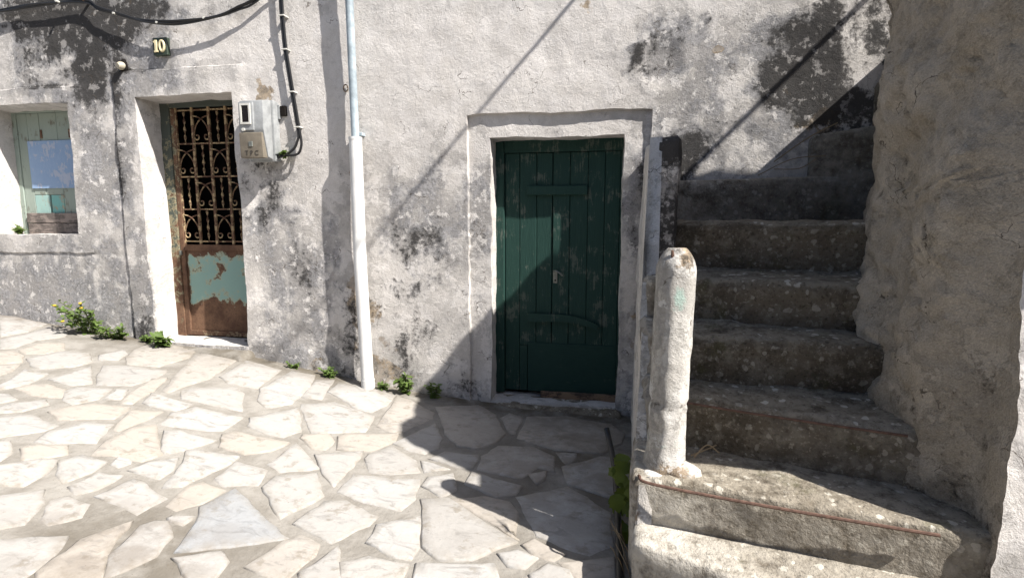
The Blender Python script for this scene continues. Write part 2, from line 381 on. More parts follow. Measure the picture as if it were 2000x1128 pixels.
STONES=[
[(-5.666,-0.033),(-5.545,0.001),(-5.124,-0.043),(-4.986,-0.324),(-4.993,-0.523)],
[(-4.928,-0.571),(-4.953,-0.331),(-5.014,-0.099),(-4.804,-0.112),(-4.639,-0.283),(-4.704,-0.467),(-4.626,-0.69),(-4.677,-0.754)],
[(-4.561,-0.713),(-4.635,-0.493),(-4.484,-0.412),(-4.317,-0.561),(-4.345,-0.696),(-4.433,-0.75)],
[(-4.645,-0.842),(-4.563,-0.737),(-4.394,-0.801),(-4.263,-0.914),(-4.378,-1.033)],
[(-4.361,-1.075),(-4.218,-0.948),(-4.135,-1.074),(-4.115,-1.164),(-4.116,-1.249)],
[(-4.326,-0.832),(-4.303,-0.593),(-4.088,-0.543),(-3.887,-0.701),(-3.912,-0.837),(-4.037,-0.958),(-4.149,-0.936)],
[(-4.008,-0.534),(-3.959,-0.344),(-3.874,-0.416),(-3.794,-0.577),(-3.9,-0.637)],
[(-3.92,-0.304),(-3.998,-0.007),(-3.533,-0.071),(-3.422,-0.272),(-3.431,-0.572),(-3.655,-0.627),(-3.805,-0.493)],
[(-3.447,-0.165),(-3.378,-0.04),(-3.086,-0.126),(-3.015,-0.39),(-2.957,-0.614),(-2.984,-0.96),(-3.033,-0.958),(-3.158,-0.74)],
[(-2.931,-0.534),(-3.014,-0.108),(-2.665,-0.148),(-2.579,-0.586),(-2.784,-0.617)],
[(-2.56,-0.571),(-2.592,-0.111),(-2.394,-0.098),(-2.295,-0.352),(-2.226,-0.695),(-2.322,-0.84),(-2.443,-0.761)],
[(-2.244,-0.548),(-2.339,-0.173),(-2.219,-0.093),(-2.095,-0.523)],
[(-3.91,-1.354),(-3.94,-1.276),(-4.101,-1.005),(-3.893,-1.016),(-3.813,-1.227),(-3.863,-1.375)],
[(-3.806,-1.086),(-3.812,-0.768),(-3.51,-1.045),(-3.576,-1.122)],
[(-3.6,-0.92),(-3.766,-0.723),(-3.668,-0.655),(-3.312,-0.608),(-3.243,-0.789),(-3.273,-0.967),(-3.465,-1.05)],
[(-3.809,-1.303),(-3.813,-1.227),(-3.728,-1.157),(-3.54,-1.193),(-3.441,-1.307),(-3.62,-1.347)],
[(-3.529,-1.213),(-3.536,-1.124),(-3.316,-1.055),(-3.237,-1.238),(-3.286,-1.368),(-3.39,-1.338)],
[(-3.214,-1.226),(-3.291,-1.052),(-3.225,-1.032),(-3.124,-1.191)],
[(-3.099,-1.233),(-3.168,-1.078),(-3.263,-0.789),(-3.193,-0.736),(-3.081,-0.977),(-3.016,-1.209)],
[(-2.98,-1.165),(-3.065,-1.004),(-2.719,-1.039),(-2.742,-1.163),(-2.862,-1.185)],
[(-2.946,-0.894),(-2.933,-0.804),(-2.716,-0.628),(-2.589,-0.705),(-2.415,-0.961),(-2.621,-0.973),(-2.842,-0.993)],
[(-3.841,-1.417),(-3.733,-1.388),(-3.613,-1.436),(-3.66,-1.546)],
[(-3.566,-1.614),(-3.592,-1.492),(-3.474,-1.369),(-3.392,-1.428),(-3.428,-1.55),(-3.522,-1.645)],
[(-3.519,-1.671),(-3.346,-1.56),(-3.081,-1.612),(-3.089,-1.697),(-3.234,-1.873)],
[(-3.304,-1.492),(-3.297,-1.404),(-3.194,-1.294),(-2.978,-1.255),(-2.928,-1.426),(-3.155,-1.564)],
[(-2.811,-1.536),(-2.886,-1.41),(-2.959,-1.265),(-2.784,-1.203),(-2.774,-1.364),(-2.779,-1.536)],
[(-2.676,-1.362),(-2.733,-1.192),(-2.684,-1.049),(-2.579,-1.047),(-2.439,-1.044),(-2.346,-1.029),(-2.326,-1.253),(-2.42,-1.298)],
[(-2.255,-1.121),(-2.316,-1.011),(-2.15,-0.712),(-1.933,-1.038),(-1.986,-1.156),(-2.094,-1.166)],
[(-3.02,-1.801),(-3.064,-1.692),(-3.005,-1.508),(-2.866,-1.468),(-2.754,-1.69),(-2.934,-1.797)],
[(-2.672,-1.797),(-2.738,-1.648),(-2.766,-1.455),(-2.681,-1.365),(-2.524,-1.521),(-2.401,-1.627),(-2.427,-1.73),(-2.59,-1.744)],
[(-2.504,-1.51),(-2.589,-1.402),(-2.527,-1.363),(-2.273,-1.368),(-2.333,-1.527),(-2.392,-1.613),(-2.432,-1.599)],
[(-2.301,-1.283),(-2.269,-1.22),(-1.906,-1.205),(-1.945,-1.335),(-2.042,-1.434),(-2.214,-1.428)],
[(-2.999,-1.883),(-3.003,-1.839),(-2.839,-1.769),(-2.762,-1.84),(-2.87,-1.965),(-2.887,-1.968)],
[(-3.188,-1.883),(-3.114,-1.848),(-2.984,-1.934),(-2.94,-2.061)],
[(-2.951,-2.074),(-2.821,-1.912),(-2.748,-1.895),(-2.687,-2.02),(-2.674,-2.126),(-2.816,-2.17)],
[(-2.743,-1.899),(-2.699,-1.806),(-2.547,-1.811),(-2.535,-1.913),(-2.562,-2.038),(-2.638,-1.994)],
[(-2.514,-2.044),(-2.504,-1.89),(-2.389,-1.873),(-2.397,-2.012),(-2.432,-2.086)],
[(-2.526,-1.814),(-2.554,-1.735),(-2.485,-1.734),(-2.45,-1.772),(-2.47,-1.829)],
[(-2.419,-1.823),(-2.398,-1.715),(-2.299,-1.617),(-2.24,-1.729),(-2.23,-1.83)],
[(-2.165,-1.877),(-2.22,-1.719),(-2.324,-1.538),(-2.317,-1.511),(-2.041,-1.466),(-2.046,-1.603),(-2.088,-1.835)],
[(-2.01,-1.709),(-2.032,-1.507),(-1.828,-1.525),(-1.782,-1.68),(-1.926,-1.752)],
[(-1.877,-1.475),(-1.875,-1.178),(-1.593,-1.402),(-1.764,-1.523)],
[(-1.754,-1.68),(-1.759,-1.563),(-1.577,-1.454),(-1.431,-1.645),(-1.52,-1.886)],
[(-2.708,-2.248),(-2.567,-2.106),(-2.481,-2.186),(-2.41,-2.325),(-2.48,-2.411)],
[(-2.378,-2.283),(-2.489,-2.148),(-2.449,-2.094),(-2.32,-2.107),(-2.262,-2.2),(-2.327,-2.29)],
[(-2.363,-2.052),(-2.331,-1.869),(-2.269,-1.875),(-2.069,-1.944),(-2.084,-2.1),(-2.259,-2.066)],
[(-2.035,-1.994),(-2.076,-1.817),(-2.039,-1.749),(-1.886,-1.777),(-1.913,-1.913),(-1.971,-2.008)],
[(-1.766,-2.238),(-1.849,-1.996),(-1.899,-1.933),(-1.857,-1.744),(-1.607,-1.895),(-1.389,-2.01),(-1.585,-2.134)],
[(-1.875,-2.454),(-1.966,-2.35),(-2.013,-2.146),(-1.988,-2.097),(-1.938,-2.085),(-1.844,-2.166),(-1.806,-2.286),(-1.844,-2.392)],
[(-1.957,-2.063),(-1.95,-2.044),(-1.856,-2.009),(-1.866,-2.083),(-1.933,-2.083)],
[(-1.743,-2.269),(-1.591,-2.17),(-1.529,-2.22),(-1.508,-2.326),(-1.59,-2.354)],
[(-1.454,-2.217),(-1.408,-2.025),(-1.361,-1.953),(-1.246,-1.997),(-1.227,-2.078),(-1.254,-2.242),(-1.349,-2.243)],
[(-1.229,-2.19),(-1.158,-1.979),(-1.048,-2.182),(-1.201,-2.226)],
[(-2.445,-2.436),(-2.313,-2.368),(-2.198,-2.308),(-2.131,-2.449),(-2.123,-2.558),(-2.207,-2.606)],
[(-2.108,-2.511),(-2.139,-2.308),(-2.105,-2.232),(-2.059,-2.137),(-1.996,-2.322),(-1.877,-2.462),(-2.066,-2.536)],
[(-2.14,-0.348),(-2.158,-0.149),(-1.993,-0.084),(-1.665,-0.149),(-1.646,-0.375),(-1.688,-0.551),(-1.804,-0.541),(-1.957,-0.448)],
[(-2.131,-0.735),(-2.176,-0.648),(-1.997,-0.499),(-1.639,-0.597),(-1.586,-0.858),(-1.874,-1.026)],
[(-1.706,-1.266),(-1.468,-1.117),(-1.441,-1.322),(-1.433,-1.55),(-1.544,-1.454)],
[(-1.894,-1.114),(-1.902,-1.061),(-1.766,-0.981),(-1.687,-1.064),(-1.677,-1.195),(-1.754,-1.212)],
[(-1.626,-1.16),(-1.7,-0.994),(-1.677,-0.943),(-1.367,-0.798),(-1.353,-0.911),(-1.433,-1.091)],
[(-1.556,-0.738),(-1.653,-0.154),(-1.542,-0.18),(-1.278,-0.35),(-1.249,-0.461),(-1.374,-0.781),(-1.439,-0.789)],
[(-1.425,-1.189),(-1.426,-1.123),(-1.346,-0.965),(-1.131,-1.11),(-1.059,-1.243),(-1.208,-1.322),(-1.33,-1.338)],
[(-1.395,-1.581),(-1.397,-1.379),(-1.023,-1.32),(-0.989,-1.521),(-1.015,-1.65),(-1.278,-1.612)],
[(-1.443,-1.894),(-1.406,-1.671),(-1.307,-1.635),(-1.095,-1.724),(-1.109,-1.802),(-1.208,-1.976)],
[(-1.062,-1.924),(-1.075,-1.782),(-0.898,-1.658),(-0.822,-1.896),(-0.829,-1.992),(-0.931,-1.985)],
[(-0.953,-1.51),(-0.824,-1.462),(-0.398,-1.763),(-0.484,-1.83),(-0.569,-1.928),(-0.71,-1.962),(-0.807,-1.891)],
[(-1.104,-2.082),(-1.007,-2.014),(-0.815,-2.029),(-0.819,-2.123),(-1.05,-2.183)],
[(-1.36,-0.933),(-1.305,-0.784),(-1.205,-0.537),(-1.083,-0.749),(-1.061,-0.914),(-1.121,-1.012),(-1.218,-1.005)],
[(-1.308,-0.232),(-1.004,-0.085),(-0.835,-0.242),(-0.695,-0.569),(-0.729,-0.72),(-0.826,-0.85),(-0.955,-0.844),(-1.085,-0.689)],
[(-0.79,-0.278),(-0.74,-0.162),(-0.626,-0.23),(-0.631,-0.551),(-0.663,-0.56)],
[(-0.604,-0.198),(-0.305,-0.114),(0.017,-0.196),(0.108,-0.351),(0.081,-0.522),(-0.041,-0.711),(-0.332,-0.726),(-0.605,-0.606)],
[(-1.072,-1.064),(-1.005,-0.94),(-0.782,-0.93),(-0.786,-1.118),(-0.871,-1.127)],
[(-0.773,-0.934),(-0.706,-0.752),(-0.475,-0.708),(-0.329,-0.822),(-0.306,-1.037),(-0.403,-1.001),(-0.492,-1.16),(-0.759,-1.111)],
[(-0.781,-1.293),(-0.778,-1.147),(-0.462,-1.251),(-0.485,-1.349),(-0.58,-1.398)],
[(-0.447,-1.089),(-0.349,-1.033),(-0.356,-1.14),(-0.395,-1.206)],
[(-0.32,-0.759),(-0.192,-0.743),(-0.199,-0.849),(-0.253,-0.913)],
[(-0.264,-0.949),(-0.04,-0.756),(0.141,-0.728),(0.127,-1.088),(0.022,-1.26),(-0.218,-1.155)],
[(-1,-1.382),(-0.996,-1.278),(-0.87,-1.203),(-0.803,-1.38),(-0.861,-1.472)],
[(-0.821,-1.474),(-0.645,-1.397),(-0.498,-1.419),(-0.438,-1.506),(-0.417,-1.72),(-0.396,-1.744),(-0.67,-1.553)],
[(-0.477,-1.359),(-0.216,-1.182),(-0.106,-1.266),(0.022,-1.403),(0.034,-1.687),(-0.07,-1.783),(-0.202,-1.743),(-0.32,-1.687),(-0.388,-1.549)],
[(-0.375,-1.767),(-0.327,-1.714),(-0.175,-1.799),(-0.223,-1.853),(-0.309,-1.84)],
[(-0.469,-1.852),(-0.384,-1.809),(-0.286,-1.851),(-0.337,-1.93),(-0.41,-1.931)],
[(-0.311,-1.963),(-0.241,-1.871),(-0.146,-1.9),(-0.131,-1.958),(-0.296,-1.997)],
[(-0.207,-1.853),(-0.059,-1.8),(0.045,-1.764),(0.044,-1.917),(-0.112,-1.954)],
[(-1.104,-1.101),(-1.024,-1.115),(-0.905,-1.161),(-1.041,-1.232)],
[(-0.792,-2.004),(-0.461,-1.935),(-0.43,-2.029),(-0.772,-2.111)]]
STAINS = {'mold': [(-4.59,2.84,0.46,0.37,0.55), (-4.98,3.11,0.63,0.16,0.45), (-4.25,3.02,0.30,0.24,0.40), (-3.75,3.09,0.84,0.12,0.35), (-3.13,3.03,0.36,0.12,0.25), (-4.44,2.37,0.21,0.29,0.35), (-4.78,2.59,0.32,0.17,0.35), (-4.19,1.80,0.10,0.64,0.25), (-4.06,0.50,0.16,0.28,0.20), (-2.91,1.61,0.21,0.29,0.50), (-2.59,1.40,0.18,0.37,0.25), (-2.49,0.81,0.28,0.51,0.22), (-1.67,1.20,0.17,0.32,0.30), (-1.37,0.84,0.21,0.52,0.38), (-1.73,0.49,0.26,0.34,0.30), (-1.17,0.18,0.17,0.21,0.30), (0.23,2.46,0.17,0.24,0.45), (0.16,2.36,0.10,0.14,0.30), (0.85,2.06,0.39,0.30,0.35), (1.19,2.38,0.34,0.29,0.40), (1.49,2.49,0.33,0.35,0.62), (1.61,2.16,0.18,0.26,0.45), (0.42,2.72,0.30,0.13,0.25), (0.63,1.82,0.30,0.17,0.30), (0.36,1.72,0.14,0.28,0.30), (-1.00,1.09,0.08,0.58,0.30), (0.16,1.10,0.09,0.73,0.35), (-0.38,2.15,0.54,0.05,0.15), (-2.09,0.44,0.18,0.34,0.30)],
  'grey': [(-4.60,2.75,0.57,0.45,0.50), (-4.76,3.14,1.01,0.20,0.50), (-3.27,3.04,0.68,0.15,0.35), (-4.80,0.71,1.18,0.42,0.26), (-5.31,0.75,0.68,0.29,0.12), (-4.43,1.49,0.32,0.78,0.35), (-4.14,1.27,0.16,0.53,0.20), (-2.52,1.07,0.41,0.83,0.33), (-2.82,1.49,0.23,0.33,0.40), (-1.41,1.08,0.41,0.79,0.30), (-1.74,1.48,0.26,0.32,0.25), (0.26,2.42,0.21,0.27,0.55), (0.82,2.13,0.45,0.37,0.62), (1.15,2.01,0.22,0.30,0.40), (1.31,2.47,0.43,0.29,0.40), (0.70,1.75,0.27,0.14,0.40), (0.36,2.65,0.20,0.20,0.40), (1.05,2.61,0.19,0.13,0.35), (0.16,1.29,0.14,0.90,0.40), (-1.00,1.28,0.12,0.76,0.25), (-3.32,2.52,0.69,0.08,0.20), (-4.86,2.43,0.53,0.13,0.25), (-3.60,2.62,0.71,0.16,0.12)],
  'bare': [(-2.78,2.50,0.11,0.27,0.50), (-2.78,2.10,0.14,0.24,0.55), (-0.24,2.83,0.18,0.12,0.45), (1.34,1.97,0.34,0.17,0.45), (1.03,1.81,0.19,0.14,0.40), (-1.84,0.49,0.18,0.42,0.50), (-2.08,0.65,0.14,0.50,0.40), (-1.70,0.07,0.26,0.13,0.40), (-2.04,1.68,0.07,0.16,0.45), (-0.38,2.28,0.22,0.05,0.25), (-2.43,0.16,0.28,0.13,0.30), (-0.72,2.44,0.11,0.07,0.30), (-0.99,1.48,0.06,0.31,0.40), (0.68,2.51,0.04,0.03,0.90), (0.17,0.72,0.09,0.45,0.40)]}

# ============================================================ GROUND
props(mk('pavement', *(lambda: (lambda xs, ys: (
    [(x, y, float(G(x)) + .004 * n) for (x, y), n in zip([(x, y) for y in ys for x in xs], fbm(np.array([(x, y, 0) for y in ys for x in xs]), 6, 4, 3))],
    [(j * len(xs) + i, j * len(xs) + i + 1, (j + 1) * len(xs) + i + 1, (j + 1) * len(xs) + i) for j in range(len(ys) - 1) for i in range(len(xs) - 1)]))(
    np.concatenate([np.linspace(-30, -7, 24), np.linspace(-6.95, 1.5, 170), np.linspace(2, 30, 29)]), np.concatenate([np.linspace(-30, -4.2, 27), np.linspace(-4, .3, 87)])))(),
    M['mortar'], sharp=None), kind='structure')
PAVE = bpy.data.objects['pavement']
_v = np.empty(len(PAVE.data.vertices) * 3); PAVE.data.vertices.foreach_get('co', _v); _v = _v.reshape(-1, 3)
def soil_at(x, y):
    x = np.asarray(x, float); y = np.asarray(y, float)
    s = .85 * np.exp(-((x + .1) / .75) ** 2 - ((y + .8) / 1.0) ** 2)          # darker brown towards the corner by the stair
    s = s + .8 * np.exp(-((x + 1.95) / .55) ** 2 - ((y + 2.3) / .35) ** 2)
    s = s + .9 * np.exp(-(y / .22) ** 2)
    return np.clip(s, 0, 1)
at = PAVE.data.attributes.new('soil', 'FLOAT', 'POINT'); at.data.foreach_set('value', soil_at(_v[:, 0], _v[:, 1]).astype(np.float32))

def paving_stone(poly, mat, seed, h=.0075):
    r = random.Random(seed); P = [Vector((p[0], p[1])) for p in poly]
    area = sum(P[i].x * P[(i + 1) % len(P)].y - P[i].y * P[(i + 1) % len(P)].x for i in range(len(P)))
    if area < 0: P.reverse()
    ring = []
    for i, p in enumerate(P):
        q = P[(i + 1) % len(P)]; d = q - p; L = d.length; k = max(1, min(5, int(L / .055))); nrm = Vector((d.y, -d.x)) / max(L, 1e-6)
        for j in range(k):
            t = j / k + (r.uniform(-.2, .2) / k if j else 0)
            ring.append(p + d * t + nrm * (r.uniform(-.003, .010) if j else r.uniform(.004, .010)))
    c = sum(ring, Vector((0, 0))) / len(ring); n = len(ring); tilt = (r.uniform(-.008, .008), r.uniform(-.008, .008)); h = h + r.uniform(-.004, .003)
    V = []; edge = []
    def add(p, dz, e):
        z = float(G(p.x)) + h + dz + (p.x - c.x) * tilt[0] + (p.y - c.y) * tilt[1]
        V.append((p.x - c.x, p.y - c.y, z - float(G(c.x)))); edge.append(e)
    for p in ring: add(p + (p - c).normalized() * .002, -.03, 1)
    for p in ring: add(p, -.005 + r.uniform(-.002, .001), 1)
    for p in ring: add(p + (c - p).normalized() * .012, r.uniform(-.0012, .0008), .75)
    for p in ring: add(p + (c - p) * .35, r.uniform(-.001, .002), 0)
    add(c, .001, 0); F = []
    for k in range(3):
        for i in range(n): F.append((k * n + i, k * n + (i + 1) % n, (k + 1) * n + (i + 1) % n, (k + 1) * n + i))
    for i in range(n): F.append((3 * n + i, 3 * n + (i + 1) % n, 4 * n))
    V = np.array(V); so_ = soil_at(V[:, 0] + c.x, V[:, 1] + c.y)
    return mk('paving_stone', V, F, mat, PAVE, attrs={'edge': edge, 'soil': so_}, sharp=None, loc=(c.x, c.y, float(G(c.x))))
for i, s in enumerate(STONES):
    paving_stone(s, M['marble'] if i == 47 else M['stone'], i)
# the same crazy paving goes on outside the picture
def clip_poly(P, a, b):                                   # keep the side of a, away from b
    m = ((a[0] + b[0]) / 2, (a[1] + b[1]) / 2); n = (b[0] - a[0], b[1] - a[1]); out = []
    for i in range(len(P)):
        p, q = P[i], P[(i + 1) % len(P)]
        dp = (p[0] - m[0]) * n[0] + (p[1] - m[1]) * n[1]; dq = (q[0] - m[0]) * n[0] + (q[1] - m[1]) * n[1]
        if dp <= 0: out.append(p)
        if (dp < 0) != (dq < 0) and dp != dq:
            t = dp / (dp - dq); out.append((p[0] + (q[0] - p[0]) * t, p[1] + (q[1] - p[1]) * t))
    return out
_fw = np.array([-math.sin(YAW) * math.cos(PITCH), math.cos(YAW) * math.cos(PITCH), -math.sin(PITCH)]); _rt = np.array([math.cos(YAW), math.sin(YAW), 0.]); _up = np.cross(_rt, _fw)
def laid(x, y):                                           # already laid by hand above?
    return any(abs(x - sum(p[0] for p in s) / len(s)) < .12 and abs(y - sum(p[1] for p in s) / len(s)) < .12 for s in STONES)
r2 = random.Random(3); seeds = []
for gx_ in np.arange(-8.2, 1.6, .44):
    for gy_ in np.arange(-4.6, -.1, .36): seeds.append((gx_ + r2.uniform(-.17, .17), gy_ + r2.uniform(-.14, .14)))
k = 0
for s in seeds:
    if laid(*s) or (s[0] > -.2 and s[1] > -2.9): continue
    P = [(s[0] - .6, s[1] - .6), (s[0] + .6, s[1] - .6), (s[0] + .6, s[1] + .6), (s[0] - .6, s[1] + .6)]
    for o in seeds:
        if o != s and abs(o[0] - s[0]) < 1.2 and abs(o[1] - s[1]) < 1.2: P = clip_poly(P, s, o)
    P0 = P; ok = False
    for fct, sx_, sy_ in ((.9, 0, 0), (.72, -.05, 0), (.72, .04, -.05), (.6, -.08, 0), (.6, 0, -.08), (.45, -.10, 0), (.45, -.06, -.06)):   # keep clear of the hand-laid stones
        P = [(s[0] + sx_ + (p[0] - s[0]) * fct, s[1] + sy_ + (p[1] - s[1]) * fct) for p in P0]; bad = False
        E_ = P + [((P[i][0] + P[(i + 1) % len(P)][0]) / 2, (P[i][1] + P[(i + 1) % len(P)][1]) / 2) for i in range(len(P))] + [s]
        for st in STONES:
            n_ = len(st)
            if min(abs(st[0][0] - s[0]), 9) > 1.6: continue
            if any(all((P[(i + 1) % len(P)][0] - P[i][0]) * (p[1] - P[i][1]) - (P[(i + 1) % len(P)][1] - P[i][1]) * (p[0] - P[i][0]) > 0 for i in range(len(P))) for p in st): bad = True; break
            if any(all((st[(i + 1) % n_][0] - st[i][0]) * (p[1] - st[i][1]) - (st[(i + 1) % n_][1] - st[i][1]) * (p[0] - st[i][0]) < .003 for i in range(n_)) for p in E_): bad = True; break
        if not bad and max(p[1] for p in P) < -.06: ok = True; break
    if not ok: continue
    paving_stone(P, M['stone'], 500 + k); k += 1

# ============================================================ HOUSE
house = thing('old_house', (-2, 0, 0), 'old limewashed village house with grey mould stains, two doors and a shuttered window', 'house')
OPEN = [(-3.98, -3.05, .285, 2.385), (-5.62, -4.69, 1.23, 2.37), (-.925, .058, -.075, 1.97)]      # steel door, window, green door
DEPTH = .28
def lines(a, b, d, special):
    base = list(np.arange(a, b + 1e-6, d)); base = [x for x in base if all(abs(x - s) > .35 * d for s in special)]
    return np.array(sorted(base + list(special)))
SX = [o[0] for o in OPEN] + [o[1] for o in OPEN] + [-1.10, -1.092, .245, .253, -4.20, -4.192, -2.9]
SZ = [o[2] for o in OPEN] + [o[3] for o in OPEN] + [2.135, 2.143, 2.60, 2.608, 2.50, 2.508, 1.06, 1.068]
XS = np.concatenate([[-14, -11, -9, -8, -7.4], lines(-7.0, 2.6, .03, SX), [3, 4, 6]])
ZS = np.concatenate([[-.6, -.4], lines(-.28, 3.5, .03, SZ), [3.8, 4.4, 5.4]])
nx, nz = len(XS), len(ZS)
V = np.array([(x, 0., z) for z in ZS for x in XS]); F = []
def inside(x, z): return any(o[0] < x < o[1] and o[2] < z < o[3] for o in OPEN)
for j in range(nz - 1):
    for i in range(nx - 1):
        if not inside((XS[i] + XS[i + 1]) / 2, (ZS[j] + ZS[j + 1]) / 2):
            F.append((j * nx + i, j * nx + i + 1, (j + 1) * nx + i + 1, (j + 1) * nx + i))
V = list(map(tuple, V)); NW = len(V)
depthv = [0.0] * NW
NR = 6
for (x0, x1, z0, z1) in OPEN:                              # plastered reveals
    ix = [i for i, x in enumerate(XS) if x0 - 1e-6 <= x <= x1 + 1e-6]; iz = [j for j, z in enumerate(ZS) if z0 - 1e-6 <= z <= z1 + 1e-6]
    loop = [iz[0] * nx + i for i in ix] + [j * nx + ix[-1] for j in iz[1:]] + [iz[-1] * nx + i for i in ix[-2::-1]] + [j * nx + ix[0] for j in iz[-2:0:-1]]
    prev = loop
    for k in range(1, NR + 1):
        cur = []
        for q in loop:
            cur.append(len(V)); V.append((V[q][0], DEPTH * k / NR, V[q][2])); depthv.append(DEPTH * k / NR)
        n = len(loop)
        for a in range(n): F.append((prev[a], cur[a], cur[(a + 1) % n], prev[(a + 1) % n]))
        prev = cur
V = np.array(V); depthv = np.array(depthv); X, Z = V[:, 0].copy(), V[:, 2].copy()
P2 = np.stack([X, depthv * 1.5, Z], 1)
base_z = G(X)
erode = sstep(.42, .0, Z - base_z) * (depthv < .001)
dy = .020 * fbm(P2, .9, 3, 1) + .010 * fbm(P2, 3.5, 4, 5) + .004 * fbm(P2, 13, 3, 9)
dy += erode * (.012 + .05 * np.clip(fbm(P2, 5, 4, 30), -.2, 1)) * (X > -3.1) * (X < -1.0) - erode * .010
dy += (.028 * ((X > -1.096) & (X < .249) & (Z < 2.139)) - .0) * 1.0                                  # recessed door surround
dy += -.016 * ((X > -4.196) & (Z < 2.604)) * sstep(-2.90, -3.0, X) * (X < -2.8) + -.010 * ((X > -5.9) & (Z < 2.504) & (Z > 1.064)) * sstep(-4.46, -4.6, X)
# circular repair above the green door, broken plaster beside the meter
rr = np.hypot(X - .30, (Z - 2.44) / 1.15); dy += .010 * sstep(.16, .05, rr) - .008 * np.exp(-((rr - .17) / .03) ** 2)
V[:, 1] += dy
wob = .9 * np.stack([fbm(P2, 2.6, 4, 40), np.zeros(len(V)), fbm(P2, 2.6, 4, 50)], 1) + .5 * np.stack([fbm(P2, 11, 3, 60), np.zeros(len(V)), fbm(P2, 11, 3, 70)], 1)
V += .018 * wob
def stain(k):
    s = np.zeros(len(V))
    for (cx, cz, rx, rz, a) in STAINS[k]: s = np.maximum(s, 0) + a * np.exp(-(((X - cx) / rx) ** 2 + ((Z - cz) / rz) ** 2) * .8)
    nz_ = 1 + 1.3 * fbm(P2, 2.3, 4, 90 + len(k), .6) + .7 * fbm(P2, 8, 3, 95 + len(k))
    return s * np.clip(nz_, .05, 2.2)
mold = stain('mold'); grey = stain('grey'); bare = stain('bare')
streak = fbm(P2 * np.array([1, 1, .13]), 9, 4, 120, .6); cloud = fbm(P2, 1.1, 4, 130, .6)
mold = mold * 1.32 * (1 + .8 * streak) + .10 * streak + .10 * np.clip(cloud, 0, 1); clean = np.exp(-(((X + 1.2) / 1.3) ** 2 + ((Z - 2.5) / .75) ** 2)); grey = grey * 1.3 * (1 + .6 * streak) + .06 + .24 * streak + .26 * cloud - .30 * clean; mold -= .10 * clean
mold += .30 * np.exp(-((Z - base_z) / .25) ** 2) + .25 * np.exp(-((rr - .17) / .035) ** 2)
grey += .30 * np.exp(-((Z - base_z) / .35) ** 2)
edgeline = np.zeros(len(V))
for xa in (-4.196, ): edgeline += np.exp(-((X - xa) / .012) ** 2) * (Z < 2.61)
edgeline += np.exp(-((Z - 2.604) / .012) ** 2) * (X > -4.2) * (X < -2.97) + np.exp(-((Z - 1.064) / .014) ** 2) * (X < -4.54) * .9 + np.exp(-((Z - 2.504) / .012) ** 2) * (X < -4.54) * .8
mold += .42 * edgeline
inn = depthv > .001
mold[inn] = -.1 + .12 * (depthv[inn] > .2); grey[inn] = .08 + .25 * fbm(P2[inn], 4, 3, 77); bare[inn] = 0
upper = (X > -7) & (Z > 3.3); mold[upper] += .2
mk('wall', V, F, M['wall'], house, attrs={'mold': mold, 'grey': grey, 'bare': bare}, sharp=38)
# closed body of the house behind the facade, and the dark rooms behind the openings
V_, F_ = box_vf(-14, 6, .75, 6, -.6, 5.4); mk('rear_wall', V_, F_, M['wall'], house, smooth=False)
rf = join_vf([box_vf(-14.2, 6.2, -.12, 6.2, 5.4, 5.55)]); mk('roof', *rf, M['rubble'], house, smooth=False)
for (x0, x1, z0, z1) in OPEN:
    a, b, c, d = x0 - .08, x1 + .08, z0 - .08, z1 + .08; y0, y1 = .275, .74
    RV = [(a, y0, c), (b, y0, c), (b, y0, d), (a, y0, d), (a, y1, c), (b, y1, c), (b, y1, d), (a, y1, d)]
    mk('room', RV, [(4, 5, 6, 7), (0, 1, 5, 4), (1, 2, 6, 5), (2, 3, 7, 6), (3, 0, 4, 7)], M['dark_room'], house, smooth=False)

_keep = set(bpy.data.objects)
# ---- green plank door
Vp, Fp = join_vf([box_vf(-.97, -.858, .165, .235, -.06, 2.0, .006), box_vf(-.858, .10, .165, .235, 1.885, 2.0, .006), box_vf(.048, .10, .165, .235, -.06, 1.885, .006)])
door = mk('plank_door', Vp, Fp, M['door_green'], house, smooth=False); door['label'] = 'dark green wooden door frame'
def plank(x0, x1, z0, z1, y=.19, t=.022, mat='door_green', name='plank', jit=.0):
    return box(name, (x0 + .0015, x1 - .0015, y + jit, y + t + jit, z0, z1), M[mat], door, c=.004)
xs_l = [-.856, -.736, -.600, -.474]
for i in range(3): plank(xs_l[i], xs_l[i + 1], .345 if i else -.04, 1.883, jit=rnd.uniform(-.002, .003))
plank(-.736, -.668, -.04, .343)
xs_r = [-.470, -.337, -.198, -.069, .047]
for i in range(4): plank(xs_r[i], xs_r[i + 1], .345, 1.883, y=.184, jit=rnd.uniform(-.002, .003))
box('bottom_panel', (-.664, .046, .171, .188, -.035, .372), M['door_panel'], door, c=.003)
b1 = box('batten', (-.676, -.20, .155, .178, 1.555, 1.628), M['door_green'], door, c=.006)
parts = []
for i in range(8):
    xa, xb = -.665 + i * .0706, -.665 + (i + 1) * .0706
    za = .615 - .075 * (max(0, (xa + .42)) / .32) ** 2; zb = .615 - .075 * (max(0, (xb + .42)) / .32) ** 2
    tw = .07 - .02 * i / 7
    parts.append(([(xa, .150, za - tw), (xb, .150, zb - tw), (xb, .150, zb), (xa, .150, za), (xa, .176, za - tw), (xb, .176, zb - tw), (xb, .176, zb), (xa, .176, za)],
                  [(0, 1, 2, 3), (0, 4, 5, 1), (3, 2, 6, 7)] + ([(0, 3, 7, 4)] if i == 0 else []) + ([(1, 5, 6, 2)] if i == 7 else [])))
mk('batten', *join_vf(parts), M['door_green'], door, smooth=False)
